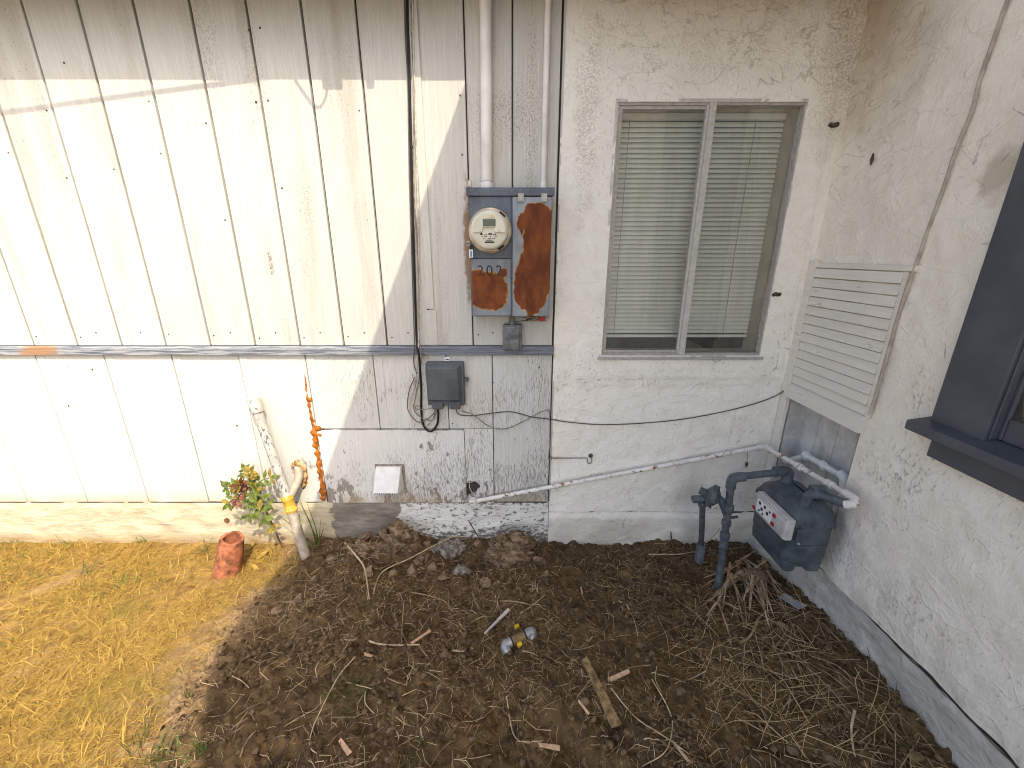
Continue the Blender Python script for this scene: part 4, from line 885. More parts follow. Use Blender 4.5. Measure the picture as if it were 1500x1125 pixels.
# dial box
ix = loft([[Vector((x, y, z)) for (y, z) in ((-.505, .350), (-.505, .440), (-.300, .440), (-.300, .350))] for x in (BX_ - .001, BX_ - .030)] + [[Vector((BX_ - .038, y, z)) for (y, z) in ((-.498, .357), (-.498, .433), (-.307, .433), (-.307, .357))]], MT['clear'], 'dial_box', gm, .006)
xf = BX_ - .0385
MB().box(xf - .0016, xf - .0002, -.425, -.325, .368, .424).build('dial_card', MT['white_card'], ix, bevel=.004)
m = MB()
for k, (y, z) in enumerate(((-.345, .410), (-.362, .392), (-.378, .412), (-.398, .396), (-.348, .378), (-.372, .376), (-.412, .412))):
    m.disc_stack((xf - .0016, y, z), (-1, 0, 0), [(0, .0075 if k < 4 else .005), (.001, .007 if k < 4 else .005)], 10)
m.build('dial', MT['print'], ix)
for y, z in ((-.437, .415), (-.437, .377), (-.3125, .368)): MB().box(xf - .004, xf - .0003, y - .009, y + .008, z - .008, z + .008).build('red_tab', MT['red'], ix, bevel=.002)
MB().box(xf - .0025, xf - .0004, -.485, -.45, .375, .42).build('battery_cover', MT['clear'], ix, bevel=.003)
# inlet side
ia = Vector((1.150, -.300, BZ1 + .045)); el = Vector((1.142, -.300, .532)); rt = Vector((.905, -.315, .512)); rb = Vector((.930, -.322, -.03))
MB().disc_stack(ia, (0, 0, 1), [(-.01, .026), (.018, .027), (.024, .021)], 8).build('inlet_nut', MT['gas_pipe'], gm, True)
MB().tube(rounded([ia + Vector((0, 0, .02)), el, rt, rt + (rb - rt) * .78, rb + Vector((-.008, -.004, .10)), rb + Vector((-.022, -.03, -.02))], .05, 6), .0145, 14).build('inlet_pipe', MT['gas_pipe'], gm, True)
MB().tube(rounded([el + Vector((.002, 0, -.045)), el + Vector((.002, 0, .004)), el + Vector((-.055, 0, -.002))], .04, 6), .021, 14).build('elbow', MT['gas_pipe'], gm, True)
MB().tube(rounded([rt + Vector((.05, 0, .003)), rt, rt + Vector((.002, 0, -.05))], .03, 6), .0195, 14).build('elbow', MT['gas_pipe'], gm, True)
def on_riser(t): return rt.lerp(rb, t)
for t, hgt, r in ((.27, .030, .022), (.40, .022, .019), (.52, .030, .020), (.62, .026, .019)):
    q = on_riser(t); d2 = (rb - rt).normalized(); MB().tube([q - d2 * hgt * .6, q - d2 * hgt * .45, q + d2 * hgt * .45, q + d2 * hgt * .6], [r * .85, r, r, r * .85], 8 if t == .52 else 14).build('fitting', MT['gas_pipe'], gm, True)
q = on_riser(.36); MB().tube([q, q + Vector((.05, .01, .0))], .006, 8).build('valve_stem', MT['gas_pipe'], gm, True)
oa = Vector((1.118, -.462, EE.z - .026))
MB().tube(rounded([EE + Vector((-.022, -.014, -.02)), oa, Vector((oa.x - .01, oa.y + .01, BZ1 + .01))], .035, 6), .0165, 14).build('outlet_pipe', MT['gas_pipe'], gm, True)
MB().tube([oa + Vector((.005, 0, .001)), oa + Vector((.048, -.004, .006))], [.0235, .0225], 14).build('outlet_union', MT['gas_pipe'], gm, True, .002)
# regulator
q = on_riser(.33); rc = onY(1046, 728, -.29)
rg = thing('gas_regulator', tuple(rc), 'round slate grey gas regulator with vent tube beside the riser pipe', 'gas regulator')
ax = Vector((.78, -.42, -.25)).normalized()
MB().disc_stack(rc - ax * .012, ax, [(-.022, .020), (-.012, .036), (-.006, .043), (.002, .044), (.004, .047), (.010, .047), (.012, .044), (.022, .036), (.034, .018), (.05, .014)], 24).build('diaphragm_case', MT['gas_pipe'], rg, True)
MB().tube([rc - ax * .01, rc - ax * .06], [.018, .016], 14).build('spring_tower', MT['gas_pipe'], rg, True)
for k in range(6):
    e1 = ax.orthogonal().normalized(); e2 = ax.cross(e1); a = k * math.pi / 3 + .4; c = rc - ax * .005 + (e1 * math.cos(a) + e2 * math.sin(a)) * .046
    MB().tube([c - ax * .012, c + ax * .012], .0045, 8).build('case_bolt', MT['gas_pipe'], rg)
v0, v1 = onY(1030, 732, -.27), onY(1027, 806, -.20)
v1 = onY(1027, 800, -.165)
MB().tube(rounded([rc + Vector((.0, .0, .006)), v0 + Vector((-.002, 0, .004)), v1], .02), .0125, 14).build('vent_tube', MT['gas_pipe'], rg, True)
MB().tube([v0 + Vector((-.045, 0, .002)), v0 + Vector((.03, 0, .006))], .0165, 14).build('vent_tee', MT['gas_pipe'], rg, True)
MB().tube([v0 + Vector((0, 0, -.01)), v0 + Vector((0, 0, -.032))], [.018, .0165], 14).build('vent_collar', MT['gas_pipe'], rg, True)
zg = gz1(v1.x, v1.y); MB().box(v1.x - .016, v1.x + .016, v1.y - .016, v1.y + .016, zg - .03, v1.z + .012).build('vent_foot', MT['grey_box2'], rg, bevel=.003)
MB().tube([q, rc + ax * .03], [.017, .015], 12).build('side_outlet', MT['gas_pipe'], rg, True)

# ================================================================== leaning stand pipe, clay pipe, seedling
A = onY(373, 590, -.05); Bm = onY(424, 738, -.105); Bb = onZ(450, 822, -.05); Bb = Bb + (Bb - Bm).normalized() * .05
sp = thing('stand_pipe', tuple(Bb), 'leaning scratched white plastic pipe with amber coupling by the wall', 'pipe')
ad = (A - Bm).normalized(); T0 = Bm + ad * .035
MB().tube([T0, A - ad * .035], .0215, 20).build('upper_pipe', MT['pipe_scratched'], sp, True)
m = MB(); cap_b = A - ad * .045; e1 = ad.orthogonal().normalized(); e2 = ad.cross(e1); n = 22; vs = []; fs = []
for (t, r) in ((0, .0225), (0, .0275), (.058, .0275), (.060, .0262), (.060, .0215), (.02, .0205)): vs += [cap_b + ad * t + (e1 * math.cos(2 * math.pi * k / n) + e2 * math.sin(2 * math.pi * k / n)) * r for k in range(n)]
for i in range(5):
    for k in range(n): fs.append((i * n + k, i * n + (k + 1) % n, (i + 1) * n + (k + 1) % n, (i + 1) * n + k))
fs.append(tuple(5 * n + k for k in range(n))); m.add(vs, fs); m.build('open_socket', MT['pipe_scratched'], sp, True)
MB().tube(arc(cap_b, .0232, 0, 360, e1, e2, 18), .0014, 5, False).build('socket_line', MT['print'], sp)
bd = (Bb - Bm).normalized()
MB().tube([T0 + ad * .010, T0 - ad * .004, T0 - ad * .012, T0 - ad * .018, Bm + bd * .024, Bm + bd * .030, Bm + bd * .04], [.0235, .0285, .0285, .0245, .0245, .0285, .0265], 20).build('amber_coupling', MT['yellow'], sp, True)
MB().tube([Bm + bd * .02, Bb], [.0225, .0235], 20).build('lower_pipe', MT['pipe_dirty'], sp, True)
w0 = T0 - ad * .01; wq = [w0 + Vector((.004, .008, .0)), onY(437, 702, -.055), onY(437, 688, -.03), onY(436, 680, 0.0)]
MB().tube(catmull(wq, 4), .019, 14).build('side_branch', MT['pipe_dirty'], sp, True)
blobby('foam_plug', [tuple(onY(428, 683, -.02)), tuple(onY(436, 679, -.032)), tuple(onY(445, 688, -.03)), tuple(onY(446, 701, -.02)), tuple(onY(444, 712, -.012))], [.008, .017, .013, .012, .009], MT['foam2'], sp, 9, .4, 10, 'ragged broken foam around the branch pipe')
blobby('foam_drip', [tuple(onY(445, 695, -.004)), tuple(onY(446, 706, -.006)), tuple(onY(444, 716, -.004))], [.008, .012, .006], MT['foam'], sp, 12, .25, 10)
cpb = onZ(333, 842, -.06); cpt = onY(340, 788, cpb.y + .01)
cp = thing('clay_pipe', tuple(cpb), 'broken terracotta clay pipe standing out of the dry grass', 'clay pipe')
m = MB(); n = 24; vs = []; fs = []; rnd = random.Random(4); dirp = (cpt - cpb).normalized(); e1 = Vector((1, 0, 0)); e1 = (e1 - dirp * e1.dot(dirp)).normalized(); e2 = dirp.cross(e1); L = (cpt - cpb).length
rim = [rnd.uniform(-.006, .003) for _ in range(n)]
for i, (t, r) in enumerate(((-.2, .060), (.35, .057), (.75, .052), (1.0, .049), (1.0, .036), (.65, .039), (.45, .039))):
    for k in range(n):
        a = 2 * math.pi * k / n; jj = rim[k] if i in (3, 4) else 0; rr = r * (1 + .012 * math.sin(3 * a + i))
        vs.append(cpb + dirp * (L * t + jj) + (e1 * math.cos(a) + e2 * math.sin(a)) * rr)
for i in range(6):
    for k in range(n): fs.append((i * n + k, i * n + (k + 1) % n, (i + 1) * n + (k + 1) % n, (i + 1) * n + k))
m.add(vs, fs); m.build('clay_wall', MT['clay'], cp, True, auto=35)
MB().disc_stack(cpb + dirp * L * .5, dirp, [(.012, .040), (.038, .028), (.05, .012)], 12).build('soil_fill', MT['mud'], cp, True)

pb = Vector((-1.19, -.04, gz1(-1.19, -.04)))
pl = thing('seedling_plant', tuple(pb), 'small wild seedling with green and reddish feathered leaves by the pipe', 'plant')
crown = onY(372, 716, -.09)
MB().tube(catmull([pb, pb.lerp(crown, .5) + Vector((.015, -.01, 0)), crown], 5), [.0035] * 10 + [.0025], 6).build('stem', MT['leaf_dead'], pl, True)
lf = MB(); lv = [(0, 0, 0), (.25, .14, .03), (.5, .185, .01), (1, 0, -.14), (.5, -.185, .01), (.25, -.14, .03), (.3, 0, -.01), (.65, 0, -.02)]
lf.add(lv, [(0, 6, 1), (1, 6, 7, 2), (2, 7, 3), (0, 5, 6), (5, 4, 7, 6), (4, 3, 7)])
lmesh = {}
for nm in ('leaf_green', 'leaf_red', 'leaf_yellow'):
    o = lf.build('leaflet', MT[nm], None, True, auto=80); lmesh[nm] = o.data; bpy.data.objects.remove(o)
def rot_to(d, upv):
    x = d.normalized(); z = (upv - x * upv.dot(x)).normalized(); y = z.cross(x); return Matrix((x, y, z)).transposed().to_euler()
rnd = random.Random(21)
for (px, py, yy, col_, sz) in ((338, 716, -.12, 'leaf_green', .048), (352, 712, -.16, 'leaf_red', .046), (350, 730, -.15, 'leaf_red', .046), (368, 694, -.13, 'leaf_yellow', .044), (360, 692, -.09, 'leaf_green', .042), (393, 702, -.12, 'leaf_green', .046), (388, 735, -.17, 'leaf_green', .050), (385, 755, -.18, 'leaf_green', .050), (366, 748, -.17, 'leaf_green', .048), (340, 735, -.15, 'leaf_green', .044), (395, 765, -.16, 'leaf_green', .046), (376, 720, -.18, 'leaf_green', .044)):
    tip = onY(px, py, yy); st0 = crown + Vector((rnd.uniform(-.012, .012), rnd.uniform(-.02, 0), rnd.uniform(-.02, .01))); tip = st0 + (tip - st0) * 1.12
    mid = st0.lerp(tip, .5) + Vector((0, -.012, .022)); path = catmull([st0, mid, tip], 6); m = MB(); m.tube(path, [.0022] * (len(path) - 1) + [.001], 5)
    lo = m.build('leaf', MT[col_], pl, True)
    for k in range(3, len(path), 3):
        d = (path[min(k + 1, len(path) - 1)] - path[k - 1]).normalized(); side = d.cross(Vector((.1, -1, .35))).normalized()
        dirs = [side, -side] if k < len(path) - 1 else [side, -side, d * 1.2]
        for dd in dirs:
            o = bpy.data.objects.new('leaflet', lmesh[col_ if rnd.random() < .8 else 'leaf_yellow']); COL.objects.link(o); o.parent = lo
            o.location = path[k] - WL[lo.name]; dd = (dd + d * .55 + Vector((rnd.uniform(-.2, .2), rnd.uniform(-.3, .1), rnd.uniform(-.3, .1)))).normalized()
            s_ = sz * rnd.uniform(.8, 1.2); o.scale = (s_, s_ * 1.15, s_); o.rotation_euler = rot_to(dd, Vector((rnd.uniform(-.4, .4), -1, .7)))

# ================================================================== grass
def blades(n, xs, ys, lmin, lmax, wid, lean, seed, zoff=0.0, curl=.5):
    """strips of two quads: arrays of verts and faces"""
    r = np.random.RandomState(seed); x = xs(r, n); y = ys(r, n); z = gz(x, y) + zoff
    L = r.uniform(lmin, lmax, n); a = r.uniform(0, 2 * np.pi, n); el = lean(r, n); w_ = wid * r.uniform(.6, 1.3, n)
    dx, dy = np.cos(a), np.sin(a); h1 = np.cos(el); v1 = np.sin(el); tw = r.uniform(-1, 1, n) * curl
    p0 = np.stack([x, y, z], -1); d1 = np.stack([dx * h1, dy * h1, v1], -1); a2 = a + tw; el2 = el - r.uniform(.1, 1, n) * curl
    d2 = np.stack([np.cos(a2) * np.cos(el2), np.sin(a2) * np.cos(el2), np.sin(el2)], -1)
    p1 = p0 + d1 * (L * .5)[:, None]; p2 = p1 + d2 * (L * .5)[:, None]
    p2[:, 2] = np.maximum(p2[:, 2], gz(p2[:, 0], p2[:, 1]) + .001); s = np.stack([-dy, dx, r.uniform(-.5, .5, n)], -1) * w_[:, None]
    V = np.stack([p0 - s, p0 + s, p1 - s * .8, p1 + s * .8, p2 - s * .25, p2 + s * .25], 1).reshape(-1, 3)
    b = np.arange(n)[:, None] * 6; F = np.concatenate([b + [0, 1, 3, 2], b + [2, 3, 5, 4]], 0); return V, F
def keep_lawn(r, n):
    x = r.uniform(-3.2, -.82, n * 3); return x
def scatter(n, x0, x1, y0, y1, seed, dens):
    r = np.random.RandomState(seed); X = r.uniform(x0, x1, n); Y = r.uniform(y0, y1, n); k = r.rand(n) < dens(X, Y); return X[k], Y[k]
def blades_at(X, Y, *a, **k):
    return blades(len(X), lambda r, n: X, lambda r, n: Y, *a, **k)
lawn_d = lambda x, y: sstep(-1.02, -1.22, x + .30 * fbm(x * 5, y * 5, 2, 5)) * np.clip(.62 + 1.5 * fbm(x * 3.3, y * 3.3, 3, 77), .10, 1)
X, Y = scatter(90000, -3.2, -.85, -1.25, -.005, 1, lawn_d)
V, F = blades_at(X, Y, .016, .055, .00080, lambda r, n: np.abs(r.normal(.20, .25, n)), 2, zoff=.001, curl=.9)
tag(npmesh('dead_grass', V, F, MT['lawn']), 'golden dead grass matting the sunny yard', 'grass', kind='stuff')
X, Y = scatter(9000, -3.2, -.95, -1.25, -.01, 21, lawn_d)
V, F = blades_at(X, Y, .035, .085, .0011, lambda r, n: np.abs(r.normal(.45, .3, n)), 22, curl=.8)
tag(npmesh('dry_stalks', V, F, MT['lawn']), 'longer golden stalks rising from the dead lawn', 'grass', kind='stuff')
X, Y = scatter(6000, -3.2, -.9, -1.2, -.01, 4, lambda x, y: lawn_d(x, y) * (fbm(x * 6, y * 6, 2, 91) > .12))
V, F = blades_at(X, Y, .02, .06, .0010, lambda r, n: np.abs(r.normal(.7, .3, n)), 6, curl=.6)
tag(npmesh('sparse_green_grass', V, F, MT['green']), 'thin green blades among the dead grass', 'grass', kind='stuff')
soil_d = lambda x, y: sstep(-1.15, -.9, x) * np.clip(.45 + 1.6 * fbm(x * 4, y * 4, 3, 41), .08, 1)
X, Y = scatter(11000, -1.1, 1.27, -1.25, -.01, 7, soil_d)
V, F = blades_at(X, Y, .02, .095, .0008, lambda r, n: np.abs(r.normal(.10, .14, n)), 8, zoff=.003, curl=.9)
tag(npmesh('straw_litter', V, F, MT['straw']), 'dry straw strewn over the dark soil', 'straw', kind='stuff')
X, Y = scatter(9000, -1.1, 1.27, -1.25, -.02, 17, soil_d)
V, F = blades_at(X, Y, .012, .05, .0013, lambda r, n: np.abs(r.normal(.12, .16, n)), 18, zoff=.003, curl=.9)
tag(npmesh('leaf_litter', V, F, MT['stick_dark']), 'dark rotten plant litter on the soil', 'litter', kind='stuff')
den = lambda x, y: np.clip(1.3 * np.exp(-((x - .78) / .26) ** 2 - ((y + .72) / .22) ** 2) + .9 * np.exp(-((x + .55) / .2) ** 2 - ((y + .35) / .12) ** 2) + .8 * np.exp(-((x + .05) / .14) ** 2 - ((y + .82) / .12) ** 2), 0, 1)
X, Y = scatter(12000, -1.05, 1.25, -1.2, -.05, 9, lambda x, y: den(x, y) * .55)
V, F = blades_at(X, Y, .015, .06, .0007, lambda r, n: np.abs(r.normal(.25, .25, n)), 10, zoff=.004, curl=1.2)
tag(npmesh('rootlet_tangle', V, F, MT['rust_grass']), 'orange brown tangle of dead rootlets on the soil', 'rootlets', kind='stuff')
# long hay stems fanned out below the gas meter
X, Y = scatter(2000, .35, 1.25, -1.2, -.30, 12, lambda x, y: np.exp(-((x - .98) / .22) ** 2 - ((y + .78) / .26) ** 2) * .9)
V, F = blades_at(X, Y, .10, .26, .0011, lambda r, n: np.abs(r.normal(.12, .10, n)), 13, zoff=.008, curl=.5)
tag(npmesh('hay_stems', V, F, MT['straw']), 'long bent hay stems lying along the side wall', 'hay', kind='stuff')
# crumbs of soil
def rock_mesh(name, seed, mat, sub=1, rough=.28):
    bm = bmesh.new(); bmesh.ops.create_icosphere(bm, subdivisions=sub, radius=1); r = random.Random(seed)
    q = [Vector((r.gauss(0, 1), r.gauss(0, 1), r.gauss(0, 1))).normalized() for _ in range(11)]; c = [r.uniform(.42, .85) for _ in q]
    for v in bm.verts:
        n = v.co.normalized(); k = 1.0
        for d, h in zip(q, c):
            t = n.dot(d)
            if t > .05: k = min(k, h / t)
        v.co = n * k * (1 + r.uniform(-.05, .05))
    me = bpy.data.meshes.new(name); bm.to_mesh(me); bm.free(); me.materials.append(mat); return me
def crumbs(n, dens, rmin, rmax, seed):
    X, Y = scatter(n, -1.15, 1.28, -1.25, -.02, seed, dens); n = len(X); r = np.random.RandomState(seed + 1)
    base = rock_mesh('tmp', 3, MT['crumb'], 1); B = np.array([v.co for v in base.vertices]); Fb = np.array([p.vertices[:] for p in base.polygons]); bpy.data.meshes.remove(base)
    S = rmin + (rmax - rmin) * r.rand(n) ** 3; a = r.uniform(0, 6.28, n); ca, sa = np.cos(a), np.sin(a)
    sc = S[:, None] * r.uniform(.65, 1.3, (n, 3)) * [1, 1, .75]
    P = B[None] * sc[:, None, :]; Px = P[..., 0] * ca[:, None] - P[..., 1] * sa[:, None]; Py = P[..., 0] * sa[:, None] + P[..., 1] * ca[:, None]
    Pz = P[..., 2] + gz(X, Y)[:, None] + (S * .25)[:, None]; V = np.stack([Px + X[:, None], Py + Y[:, None], Pz], -1).reshape(-1, 3)
    F = (Fb[None] + (np.arange(n) * len(B))[:, None, None]).reshape(-1, 3); return V, F
V, F = crumbs(34000, lambda x, y: sstep(-1.15, -.95, x) * np.clip(.35 + 1.7 * fbm(x * 4.5, y * 4.5, 3, 23), .14, 1), .0018, .015, 15)
tag(npmesh('soil_crumbs', V, F, MT['crumb']), 'crumbly bits of dark soil', 'soil crumbs', kind='stuff')

# green tufts one can pick out
def tuft(px, py, n, h, spread, mat, label, lean=.9, wid=.0013, name='grass_tuft', zoff=0, cat='grass tuft'):
    c = onZ(px, py, -.03); z = gz1(c.x, c.y); c = onZ(px, py, z); r = np.random.RandomState(int(px * 7 + py))
    X = c.x + r.normal(0, spread, n); Y = np.minimum(c.y + r.normal(0, spread, n), -.012)
    V, F = blades_at(X, Y, h * .5, h, wid, lambda q, k: np.clip(q.normal(lean, .25, k), .1, 1.5), int(px + py), curl=.6)
    o = npmesh(name, V, F, MT[mat]); tag(o, label, cat); return o
tuft(30, 792, 12, .09, .012, 'green', 'thin green grass sprig against the foundation, farthest from the pipes')
tuft(102, 792, 12, .10, .014, 'green', 'green grass sprig at the foundation foot, midway along the sunny wall')
tuft(215, 790, 9, .085, .012, 'green', 'leaning grass sprig by the foundation, nearest the clay pipe')
tuft(130, 838, 26, .10, .02, 'olive', 'spiky olive weed standing in the open sunny lawn', .45)
tuft(180, 858, 30, .06, .025, 'green', 'bright green grass clump beside the spiky olive weed', .8)
tuft(300, 810, 10, .12, .01, 'olive', 'thin grass stalks beside the clay pipe', .9)
tuft(245, 1108, 34, .085, .018, 'green', 'upright green tuft at the sunny picture bottom edge, largest one', 1.1)
tuft(292, 1105, 24, .07, .015, 'green', 'small green tuft right on the shadow edge', 1.1)
tuft(200, 1090, 18, .08, .014, 'olive', 'dull tuft of stalks next to the largest sunny green tuft', 1.2)
tuft(278, 1020, 14, .045, .010, 'olive', 'tiny dull tuft on bare tan soil near the shadow edge', 1.1)
tuft(513, 1020, 150, .055, .045, 'olive', 'dense dark green grass patch on the shaded soil', .6, .001)
tuft(607, 1108, 40, .05, .02, 'olive', 'small green grass clump at the shaded bottom edge', .8, .001)
tuft(1300, 1070, 40, .10, .05, 'olive', 'dark green grass clump close to the side wall footing', .5, .001)
tuft(735, 985, 60, .05, .05, 'olive', 'sparse dull grass around the metal fitting', .5, .001)
tuft(468, 803, 9, .30, .010, 'green', 'tall green grass blades growing beside the leaning pipe', 1.35, .0036, 'tall_grass')

# ================================================================== things lying on the soil
def ground_at(px, py, up_=0.0):
    c = onZ(px, py, -.02)
    for _ in range(4): c = onZ(px, py, gz1(c.x, c.y) + up_)
    return c
# pipe fitting
fc = ground_at(757, 938, .015)
ft = thing('pipe_fitting', tuple(fc), 'two galvanised elbows on a tan coupling with yellow tags, lying on soil', 'pipe fitting')
l, r_ = ground_at(740, 945, .017), ground_at(778, 925, .017); dx = (r_ - l).normalized(); pr_ = Vector((-dx.y, dx.x, 0))
MB().tube([l + dx * .022, l + dx * .026, r_ - dx * .026, r_ - dx * .022], [.012, .0155, .0155, .012], 16).build('coupling', MT['brass_tan'], ft, True)
for k in range(4):
    q = (l + dx * .03).lerp(r_ - dx * .03, k / 3); MB().tube([q - dx * .002, q + dx * .002], .0168, 16).build('coupling_ridge', MT['brass_tan'], ft, True)
MB().tube(rounded([l + dx * .030, l - dx * .004, l - pr_ * .024 - Vector((0, 0, .012))], .022, 8), .0172, 18).build('elbow', MT['galv'], ft, True)
MB().tube(rounded([r_ - dx * .028, r_ + dx * .006, r_ - pr_ * .012 - Vector((0, 0, .022))], .022, 8), .0172, 18).build('elbow', MT['galv'], ft, True)
for q in (l + dx * .028, r_ - dx * .026): MB().tube([q - dx * .003, q + dx * .003], .0178, 16).build('thread_band', MT['print'], ft, True)
for px, py in ((757, 921), (761, 947)):
    q = ground_at(px, py - 3, .012); MB().obox(q, dx * .009, pr_ * .008, Vector((0, 0, .006))).build('yellow_tag', MT['tag_yellow'], ft, bevel=.002)
# boards, chips and stakes
def plank_on(px0, py0, px1, py1, w0, w1, th, mat, name, label, cat, lift=.011):
    a, b = ground_at(px0, py0, lift), ground_at(px1, py1, lift); d = (b - a).normalized(); s_ = Vector((-d.y, d.x, 0)).normalized(); n = Vector((0, 0, 1)) * th / 2
    m = MB(); rnd = random.Random(int(px0)); N = 7; vs = []; fs = []
    for i in range(N + 1):
        t = i / N; c = a.lerp(b, t); h = (w0 + (w1 - w0) * t) / 2; e = rnd.uniform(-.05, .05) * h; j0 = rnd.uniform(0, .006) * (1 if i in (0, N) else 0) * (-1 if i == 0 else 1)
        vs += [c - s_ * (h + e) - n, c + s_ * (h - e) - n, c + s_ * (h - e) + n + d * j0, c - s_ * (h + e) + n]
    for i in range(N):
        for k in range(4): fs.append((4 * i + k, 4 * i + (k + 1) % 4, 4 * i + 4 + (k + 1) % 4, 4 * i + 4 + k))
    fs += [(3, 2, 1, 0), tuple(4 * N + k for k in range(4))]; m.add(vs, fs)
    return tag(m.build(name, MT[mat], None, bevel=.001, seg=1, loc=a), label, cat)
plank_on(857, 966, 903, 1063, .022, .033, .012, 'wood_dark', 'lath_board', 'long brown weathered lath lying on the shaded soil', 'board', .022)
plank_on(893, 996, 921, 983, .014, .012, .008, 'wood_pale', 'wood_chip', 'short pale split wood piece beside the brown lath', 'wood chip')
plank_on(848, 1027, 863, 1046, .007, .008, .005, 'wood_pale', 'wood_chip', 'thin pinkish splinter just below the brown lath', 'wood chip')
plank_on(987, 1088, 1009, 1116, .007, .009, .005, 'wood_pale', 'wood_chip', 'pale wood sliver near the bottom edge, under the stone cluster', 'wood chip')
plank_on(790, 1091, 820, 1096, .010, .014, .006, 'wood_pale', 'wood_chip', 'pale forked wood scrap at the bottom edge amid straw', 'wood chip')
plank_on(710, 928, 745, 893, .005, .014, .008, 'wood_grey', 'wood_stake', 'whitish pointed stake lying by the metal fitting', 'stake', .012)
plank_on(603, 942, 630, 924, .008, .011, .006, 'wood_pale', 'wood_chip', 'pale flat splinter at the end of the forked stick', 'wood chip')
plank_on(498, 1084, 512, 1104, .010, .014, .006, 'wood_pale', 'wood_chip', 'pale wood flake below the dark green grass patch', 'wood chip')
plank_on(552, 1003, 579, 1020, .007, .007, .006, 'stick_dark', 'wood_chip', 'dark flat splinter beside the green grass patch', 'wood chip')
plank_on(534, 958, 547, 962, .010, .010, .006, 'wood_pale', 'wood_chip', 'tiny pale chip by the tip of the long curved stem', 'wood chip')
plank_on(664, 953, 680, 954, .006, .006, .004, 'wood_pale', 'wood_chip', 'tiny pale chip on bare soil right of the forked stick'.replace(' right of', ' beyond'), 'wood chip')
plank_on(851, 860, 853, 870, .006, .006, .004, 'wood_pale', 'wood_chip', 'tiny upright looking pale chip near the foundation soil', 'wood chip')
o = plank_on(1146, 872, 1176, 890, .045, .05, .004, 'grey_scrap', 'grey_scrap', 'crumpled grey scrap on soil below the gas meter', 'scrap', .014)
o = plank_on(1332, 1110, 1350, 1108, .018, .018, .01, 'brass_tan', 'rusty_scrap', 'small yellowish scrap near the side wall footing', 'scrap')
# sticks and stems, each traced
def stick(pix, r, mat, label, name='twig', lift=.01, cat='twig', taper=.55, group=None):
    P = [ground_at(x, y, lift + (u[0] if u else 0)) for x, y, *u in pix]; pts = [Vector((q.x, q.y, max(q.z, gz1(q.x, q.y) + r * 1.2))) for q in catmull(P, 7)]; n = len(pts)
    o = MB().tube(pts, [r * (1 - (1 - taper) * i / (n - 1)) for i in range(n)], 6).build(name, MT[mat], None, True, loc=P[0], auto=80)
    return tag(o, label, cat, group)
stick([(505, 795, .02), (520, 812, .02), (533, 830, .015), (538, 855), (541, 877)], .005, 'stick_pale', 'thick pale bent stem leaning against the root lump')
stick([(547, 870), (560, 838, .01), (600, 818, .02), (640, 797, .04), (665, 786, .06), (688, 787, .06)], .0036, 'stick_pale', 'longest pale stem bridging the soil between both root lumps')
stick([(687, 764, .11), (700, 785, .06), (712, 806, .02)], .0028, 'stick_dark', 'short dark twig propped against the foundation', taper=.9)
stick([(983, 735, .14), (981, 760, .09), (984, 790, .02), (990, 812)], .0025, 'stick_dark', 'thin dark twig standing against the stucco footing', taper=1.2)
stick([(520, 962), (500, 985), (485, 1010), (470, 1040), (457, 1070), (455, 1095), (468, 1106)], .0026, 'stick_pale', 'long curved pale stem beside the dark green grass patch')
stick([(540, 939), (560, 944), (590, 945), (615, 944)], .0036, 'stick_pale', 'forked pale stick pointing at the flat splinter')
stick([(614, 945), (622, 957), (630, 966)], .0026, 'stick', 'short lower prong of the forked pale stick')
stick([(592, 880), (590, 905), (588, 942)], .0024, 'stick', 'straight stem standing over the forked pale stick')
stick([(733, 880), (765, 883), (800, 893)], .004, 'stick', 'straight grey brown twig behind the pointed stake')
stick([(762, 898), (780, 887), (800, 870)], .0045, 'stick', 'thick tan twig crossing the grey brown one behind the stake')
stick([(600, 867), (625, 872), (650, 880), (660, 893)], .0026, 'stick', 'thin arched stem in the middle of the shaded soil')
stick([(742, 1020), (748, 1060), (755, 1080), (770, 1088), (795, 1085)], .0024, 'stick_pale', 'curving pale stem ending at the forked wood scrap')
stick([(906, 880), (925, 900), (932, 920), (934, 932)], .0026, 'stick_pale', 'curved pale stem above the row of round stones')
stick([(971, 916), (988, 932), (1006, 952)], .0055, 'stick_dark', 'stout dark broken twig among the stones', taper=.8)
stick([(1084, 942), (1100, 930), (1112, 905), (1130, 892)], .0055, 'stick', 'stout tan knobbly branch near the side wall')
stick([(1048, 936), (1075, 930), (1098, 925)], .004, 'stick_dark', 'dark straight twig meeting the knobbly tan branch')
stick([(895, 1008), (930, 1050), (975, 1080), (1010, 1105)], .0024, 'stick_pale', 'long thin pale stem running from the brown lath downhill')
stick([(836, 1036), (850, 1015), (866, 995)], .0026, 'stick', 'short thin stem lying across the brown lath')
stick([(955, 995), (975, 1030), (985, 1060), (975, 1100), (940, 1123)], .0024, 'stick_pale', 'thin hooked stem beside the pale wood sliver')
stick([(390, 1120), (410, 1108), (425, 1086)], .006, 'stick_dark', 'thick dark root at the bottom edge near the shadow edge', taper=.8)
stick([(352, 1108), (362, 1085), (375, 1070)], .003, 'stick', 'thin grey stem next to the thick dark root')
stick([(340, 990), (355, 998), (365, 1008)], .002, 'stick_pale', 'tiny pale stem just inside the shadow edge')
stick([(1252, 1040, .06), (1247, 1070, .02), (1252, 1110)], .004, 'stick_pale', 'yellowed dry stalk bent over near the side wall')
stick([(1060, 965), (1100, 975), (1150, 990), (1190, 1000)], .0024, 'stick_pale', 'long straw stem lying along the hay pile')
stick([(950, 812), (990, 812), (1020, 808)], .0034, 'stick_pale', 'straight pale stem lying before the regulator vent')
